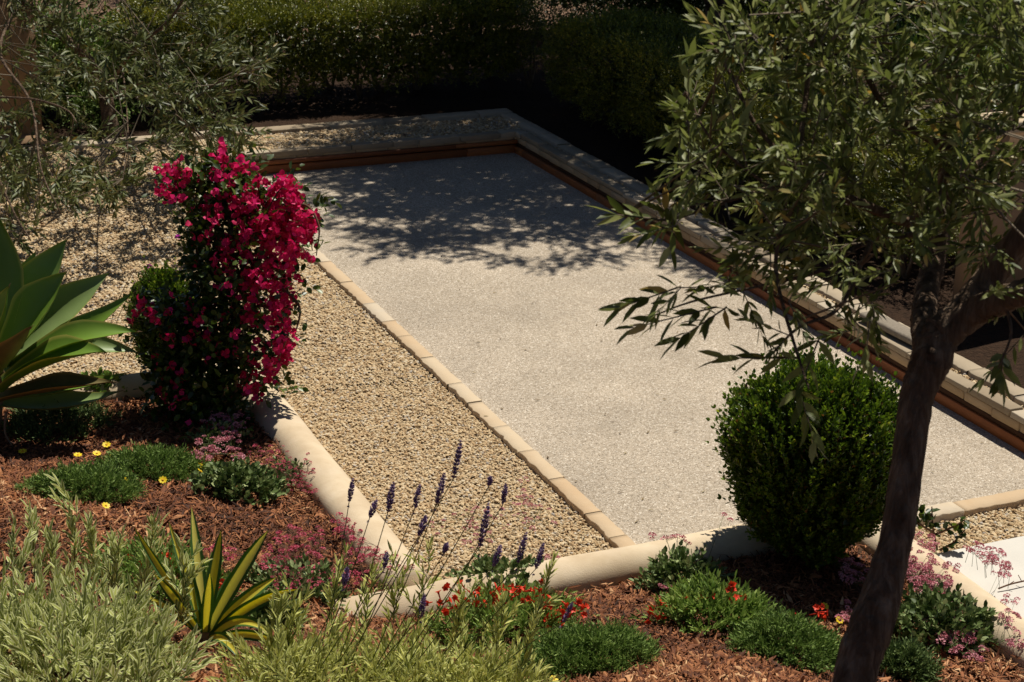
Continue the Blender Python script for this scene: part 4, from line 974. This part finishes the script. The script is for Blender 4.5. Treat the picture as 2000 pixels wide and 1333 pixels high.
buckwheat('buckwheat with pale pink heads under the bougainvillea', 430, 870, 48, .08, 90, [(440, 820, 50, 28, 46), (430, 860, 50, 25, 36), (350, 705, 22, 14, 10), (320, 735, 22, 8, 8), (470, 890, 30, 12, 10), (400, 890, 25, 10, 8), (440, 800, 25, 12, 14)], 'pink', 33, .012)
buckwheat('small buckwheat with a few fading flower heads beside the globe shrub at the front wall', 1330, 1150, 62, .17, 190, [(1275, 1048, 10, 5, 3), (1298, 1052, 4, 4, 2), (1320, 1052, 18, 4, 5), (1340, 1058, 12, 8, 5), (1300, 1145, 12, 6, 4), (1370, 1148, 10, 4, 3), (1411, 1005, 5, 3, 2), (1427, 1018, 3, 3, 1)], 'pink', 34, .011, .032)
buckwheat('large buckwheat covered in pale pink heads at the right edge', 1830, 1240, 95, .16, 330, [(1800, 1080, 40, 36, 46), (1815, 1130, 45, 40, 70), (1840, 1200, 40, 40, 66), (1870, 1240, 40, 35, 46), (1790, 1060, 40, 20, 16), (1840, 1120, 40, 25, 24), (1670, 1120, 30, 18, 26), (1655, 1110, 25, 30, 14), (1660, 1195, 25, 22, 20), (1935, 1090, 30, 18, 26), (1905, 1070, 20, 10, 10), (1955, 1120, 26, 8, 8), (1975, 1210, 22, 22, 18), (1985, 1250, 18, 20, 12), (1975, 1170, 20, 10, 6), (1910, 1280, 30, 15, 14), (1960, 1105, 20, 10, 8)], 'pink', 35, .012, .034)
buckwheat('buckwheat with thin pale flower sprays against the gravel behind the red flowers', 985, 1158, 80, .12, 170, [(900, 1030, 60, 40, 20), (960, 1010, 50, 30, 12), (1030, 980, 30, 25, 14), (1050, 1010, 40, 30, 14), (945, 1092, 14, 6, 9), (930, 1050, 35, 22, 14), (1075, 1095, 18, 12, 9), (1015, 940, 20, 10, 4)], 'pink', 36, .0085, .034)

# pale variegated bushes
def variegated(label, name, feet, n, leaf, wd, mtl, slen, h, tall, seed, k=12):
    b = G(*feet[0][:2]); b[2] = bedz(b[0], b[1]); t = thing(name, label, 'shrub', b)
    P_ = []; Dd = []; SL = []
    for (px, py, rxp, hh, w_) in feet:
        g = G(px, py); kk = depth_of(g) / 3455; rx = rxp * kk; m_ = int(n * w_)
        a = rng.uniform(0, 6.28, m_); r = rng.random(m_) ** .5; x = r * np.cos(a) * rx; y = r * np.sin(a) * rx * .9
        z0 = bedz(g[0] + x, g[1] + y)
        z = z0 + hh * (1 - .75 * r ** 2) * rng.uniform(.1, 1.0, m_)
        P_.append(np.stack([g[0] + x, g[1] + y, z], 1) - b); Dd.append(unit(np.stack([x / rx * .55, y / rx * .55, np.full(m_, .85)], 1) + rng.normal(0, .38, (m_, 3)))); SL.append(slen * rng.uniform(.6, 1.4, m_))
    p = np.concatenate(P_); d = np.concatenate(Dd); s = np.concatenate(SL)
    for (px, py, bx, by, dd) in tall:    # individual taller shoots: foot pixel, tip pixel
        g = G(px, py); de = depth_of(g) - dd; e = W(bx, by, de) - b; a = W(px, py, de) - b
        p = np.vstack([p, a[None]]); d = np.vstack([d, unit(e - a)[None]]); s = np.append(s, np.linalg.norm(e - a))
        for q in np.arange(.1, .95, .12):
            aa = a + (e - a) * q; p = np.vstack([p, aa[None]]); d = np.vstack([d, unit(unit(e - a) + rng.normal(0, .35, 3))[None]]); s = np.append(s, slen * rng.uniform(.4, .9))
    pos, ld, ix = shoots(p, d, s, k, leaf, (.35, .85), t0=.05)
    rn = np.clip(.5 + .2 * rng.normal(0, 1, len(pos)) + .12 * rng.normal(0, 1, len(p))[ix], 0, 1)
    mb = MB(); mb.leaves(pos, ld, leaf * rng.uniform(.6, 1.15, len(pos)), wd, kind='lens', rnd=rn, fold=.15, curl=.12); mb.build('foliage', mtl, t)
    sm = MB(); sm.sticks(p, p + d * s[:, None], .0019, .0009); sm.build('stems', 'stem_green', t)
    return t, b
variegated('pale green and cream variegated bush filling the lower left corner', 'variegated_bush',
           [(150, 1305, 170, .21, .8), (60, 1330, 150, .22, .45), (250, 1320, 80, .18, .35), (140, 1400, 220, .28, .8)], 175, .058, .0135, 'variegated', .17, .3,
           [(140, 1180, 150, 990, .3), (70, 1200, 65, 1045, .3), (20, 1230, 30, 1080, .3), (270, 1190, 300, 1045, .3), (110, 1200, 100, 1060, .3), (230, 1200, 225, 1080, .3), (355, 1230, 360, 1105, .3), (200, 1190, 180, 1060, .3)], 1)
lv, lb = variegated('pale yellow-green lavender clump along the bottom with tall purple flower spikes', 'lavender',
           [(700, 1380, 170, .19, .9), (880, 1400, 150, .19, .7), (580, 1390, 120, .20, .5), (980, 1400, 80, .18, .25)], 250, .050, .0095, 'lav_leaf', .13, .25,
           [(640, 1300, 660, 1130, .5), (700, 1290, 730, 1120, .5), (800, 1300, 840, 1090, .5), (1010, 1330, 1070, 1130, .5), (560, 1300, 575, 1170, .5), (880, 1290, 905, 1170, .5), (760, 1280, 780, 1130, .5), (960, 1320, 985, 1190, .5), (500 + 30, 1320, 540, 1200, .4)], 2, 13)
spk = [(900, 862, 886, 935, 640), (690, 936, 682, 980, 610), (768, 944, 758, 1000, 640), (820, 948, 810, 994, 660), (868, 926, 853, 984, 700), (988, 946, 982, 986, 760), (954, 985, 938, 1068, 740), (832, 1008, 818, 1048, 620),
       (1028, 1042, 1012, 1100, 800), (978, 1066, 964, 1108, 760), (1062, 1062, 1046, 1112, 830), (829, 1162, 822, 1206, 690), (1118, 1178, 1100, 1216, 900), (958, 932, 955, 950, 720), (756, 1080, 750, 1112, 590), (678, 1110, 672, 1145, 560), (874, 1062, 866, 1082, 700), (735, 978, 722, 1012, 600)]
lav_d = depth_of(G(800, 1333)) - .95
for (tx, ty, bx, by, fx) in spk:
    dd = lav_d + rng.normal(0, .12); tip = W(tx, ty, dd) - lb; bot = W(bx, by, dd) - lb; foot = G(fx - 10, 1375) - lb
    # stem
    c = bez([foot, foot * .45 + bot * .55 + np.array([.02, 0, .03]), bot], 8); sm = MB(); sm.tube(c, np.linspace(.0022, .0014, len(c)), 5)
    st_ = sm.build('flower_stalk', 'stem_green', lv)
    L = np.linalg.norm(tip - bot); ax = unit(tip - bot); n_ = int(46 + L * 1500); tt = rng.random(n_) ** 1.0; whl = np.round(tt * 9) / 9 * .45 + tt * .55
    rad = rdir(n_); rad = unit(rad - ax * (rad @ ax)[:, None]); w0 = rng.uniform(.0055, .0105) * np.sin(np.pi * np.clip(.18 + .78 * whl, 0, 1)) + .001
    pos = bot + ax * (whl * L)[:, None] + rad * w0[:, None] * .35
    mb = MB(); mb.leaves(pos, rad * .7 + ax * .8, w0 * 1.3 + .002, .0055, kind='rhomb'); 
    mb.tube([bot, tip], [.0022, .0008], 5, rnd=.1)
    q = bot - ax * L * .25; r2 = rdir(14); mb.leaves(np.repeat(q[None], 14, 0), r2 * .6 + ax * .5, .007, .004)
    mb.build('flower_spike', 'purple', st_)

# thin wild flower with two magenta blooms by the agave
q = G(235, 700); t = thing('wild_flower', 'spindly plant with two magenta blooms beside the agave', 'flower', q)
Dw = depth_of(q); sm = MB()
for pp in ([(205, 700), (240, 600), (290, 525)], [(235, 710), (290, 600), (345, 467)], [(200, 690), (230, 590), (262, 528)], [(250, 700), (320, 570), (390, 500)]):
    c = bez([W(a, b_, Dw) - q for a, b_ in pp], 8); sm.tube(c, .0022, 5)
sm.build('stems', 'stem_brown', t)
for (a, b_) in ((291, 522), (347, 464)):
    mb = MB(); n_ = 6; th = np.arange(n_) * 6.28 / n_; dd = np.stack([np.cos(th), np.sin(th) * .6, .3 + .5 * np.sin(th)], 1)
    mb.leaves(np.repeat((W(a, b_, Dw) - q)[None], n_, 0), dd, .022, .018, kind='oval'); mb.build('flower', 'magenta', t)

# bougainvillea sprig on the right behind the trunk
q = G(1850, 1085) * 1.0; q = P(1838, 1075, 0.0); t = thing('young_bougainvillea', 'sparse woody young climber with few leaves by the right wall and gravel', 'shrub', q); Dw = depth_of(q) - .1
sm = MB(); lm = MB()
for pp in ([(1830, 1075), (1822, 1030), (1820, 990)], [(1822, 1040), (1790, 1020), (1780, 1010)], [(1825, 1045), (1860, 1030), (1885, 1015)], [(1835, 1075), (1862, 1060), (1885, 1035)], [(1822, 1010), (1800, 1000), (1790, 992)]):
    c = bez([W(a, b_, Dw) - q for a, b_ in pp], 8); sm.tube(c, np.linspace(.007, .003, len(c)), 6)
    n_ = 14; sel = c[rng.integers(3, len(c), n_)]; lm.leaves(sel, rdir(n_) + [0, -.3, .1], .045, .03, kind='oval')
sm.build('stems', 'stem_brown', t); lm.build('foliage', 'bougain_leaf', t)

# hose, dead twig, dry stalk, petals
mb = MB(); pts = [G(x, y) + [0, 0, .012] for x, y in ((305, 1302), (340, 1312), (375, 1322), (415, 1334), (460, 1350), (520, 1362))]
c = bez(pts, 14); mb.tube(c, .0065 + .0009 * (np.arange(len(c)) % 2), 10); o = mb.build('garden_hose', 'hose', smooth=False); tag(o, 'thin ribbed whitish hose lying on the mulch at the bottom left', 'hose')
mb = MB(); c = bez([P(1950, 1150, .05), P(1975, 1141, .06), P(2010, 1133, .06)], 6); mb.tube(c, .004, 6); mb.tube([c[5], c[5] + [.02, -.01, .02]], .002, 5); mb.tube([c[9], c[9] + [.0, .03, .02]], .002, 5)
tag(mb.build('twig', 'stem_brown'), 'thin dead twig lying on the white landing at the right edge', 'twig')
mb = MB(); g = G(1436, 1262) + [0, 0, .03]; e = G(1468, 1300) + [0, 0, .015]
mb.leaves(np.array([g, g + [.006, 0, 0]]), np.array([e - g, e - g + [.02, 0, 0]]), np.linalg.norm(e - g) * 1.05, .012, kind='lens', rnd=.9)
tag(mb.build('dry_leaf', 'dry'), 'long dry straw-coloured leaf on the mulch between the green mounds', 'leaf')

# a few fallen olive leaves lying on the court, gravel and edging
mb = MB(); n_ = 170
px_ = rng.uniform(2.7, 6.3, n_); py_ = 6.7 + 7 * rng.random(n_) ** 1.6
mb.leaves(np.stack([px_, py_, np.where(px_ < 3.8, .018, .004) + rng.uniform(0, .003, n_)], 1), np.stack([rng.normal(0, 1, n_), rng.normal(0, 1, n_), np.zeros(n_)], 1), rng.uniform(.018, .042, n_), .009, nrm=np.array([0, 0, 1.]) + rng.normal(0, .2, (n_, 3)), kind='lens')
o = mb.build('fallen_leaves', 'litter'); kind(o, 'stuff'); tag(o, 'dry leaves scattered over the court and gravel', 'leaves')

mb = MB(); P0 = []
for (ax, ay, bx, by, n_) in ((1.9, 6.33, 4.5, 6.34, 130), (2.37, 6.7, 2.37, 9.2, 120), (4.64, 4.9, 4.64, 6.3, 60)):
    t_ = rng.random(n_)[:, None]; q = np.array([ax, ay])[None] * (1 - t_) + np.array([bx, by])[None] * t_ + rng.normal(0, .018, (n_, 2))
    P0.append(np.concatenate([q, (bedz(q[:, 0], q[:, 1]) + rng.uniform(.015, .045, n_))[:, None]], 1))
P0 = np.concatenate(P0); n_ = len(P0); dd = rng.normal(0, 1, (n_, 3)); dd[:, 2] *= .35
mb.leaves(P0, dd, rng.uniform(.03, .09, n_), .008, kind='lens', fold=.1)
o = mb.build('loose_bark', 'mulch'); kind(o, 'stuff'); tag(o, 'longer bark strips heaped along the foot of the stucco walls', 'mulch')
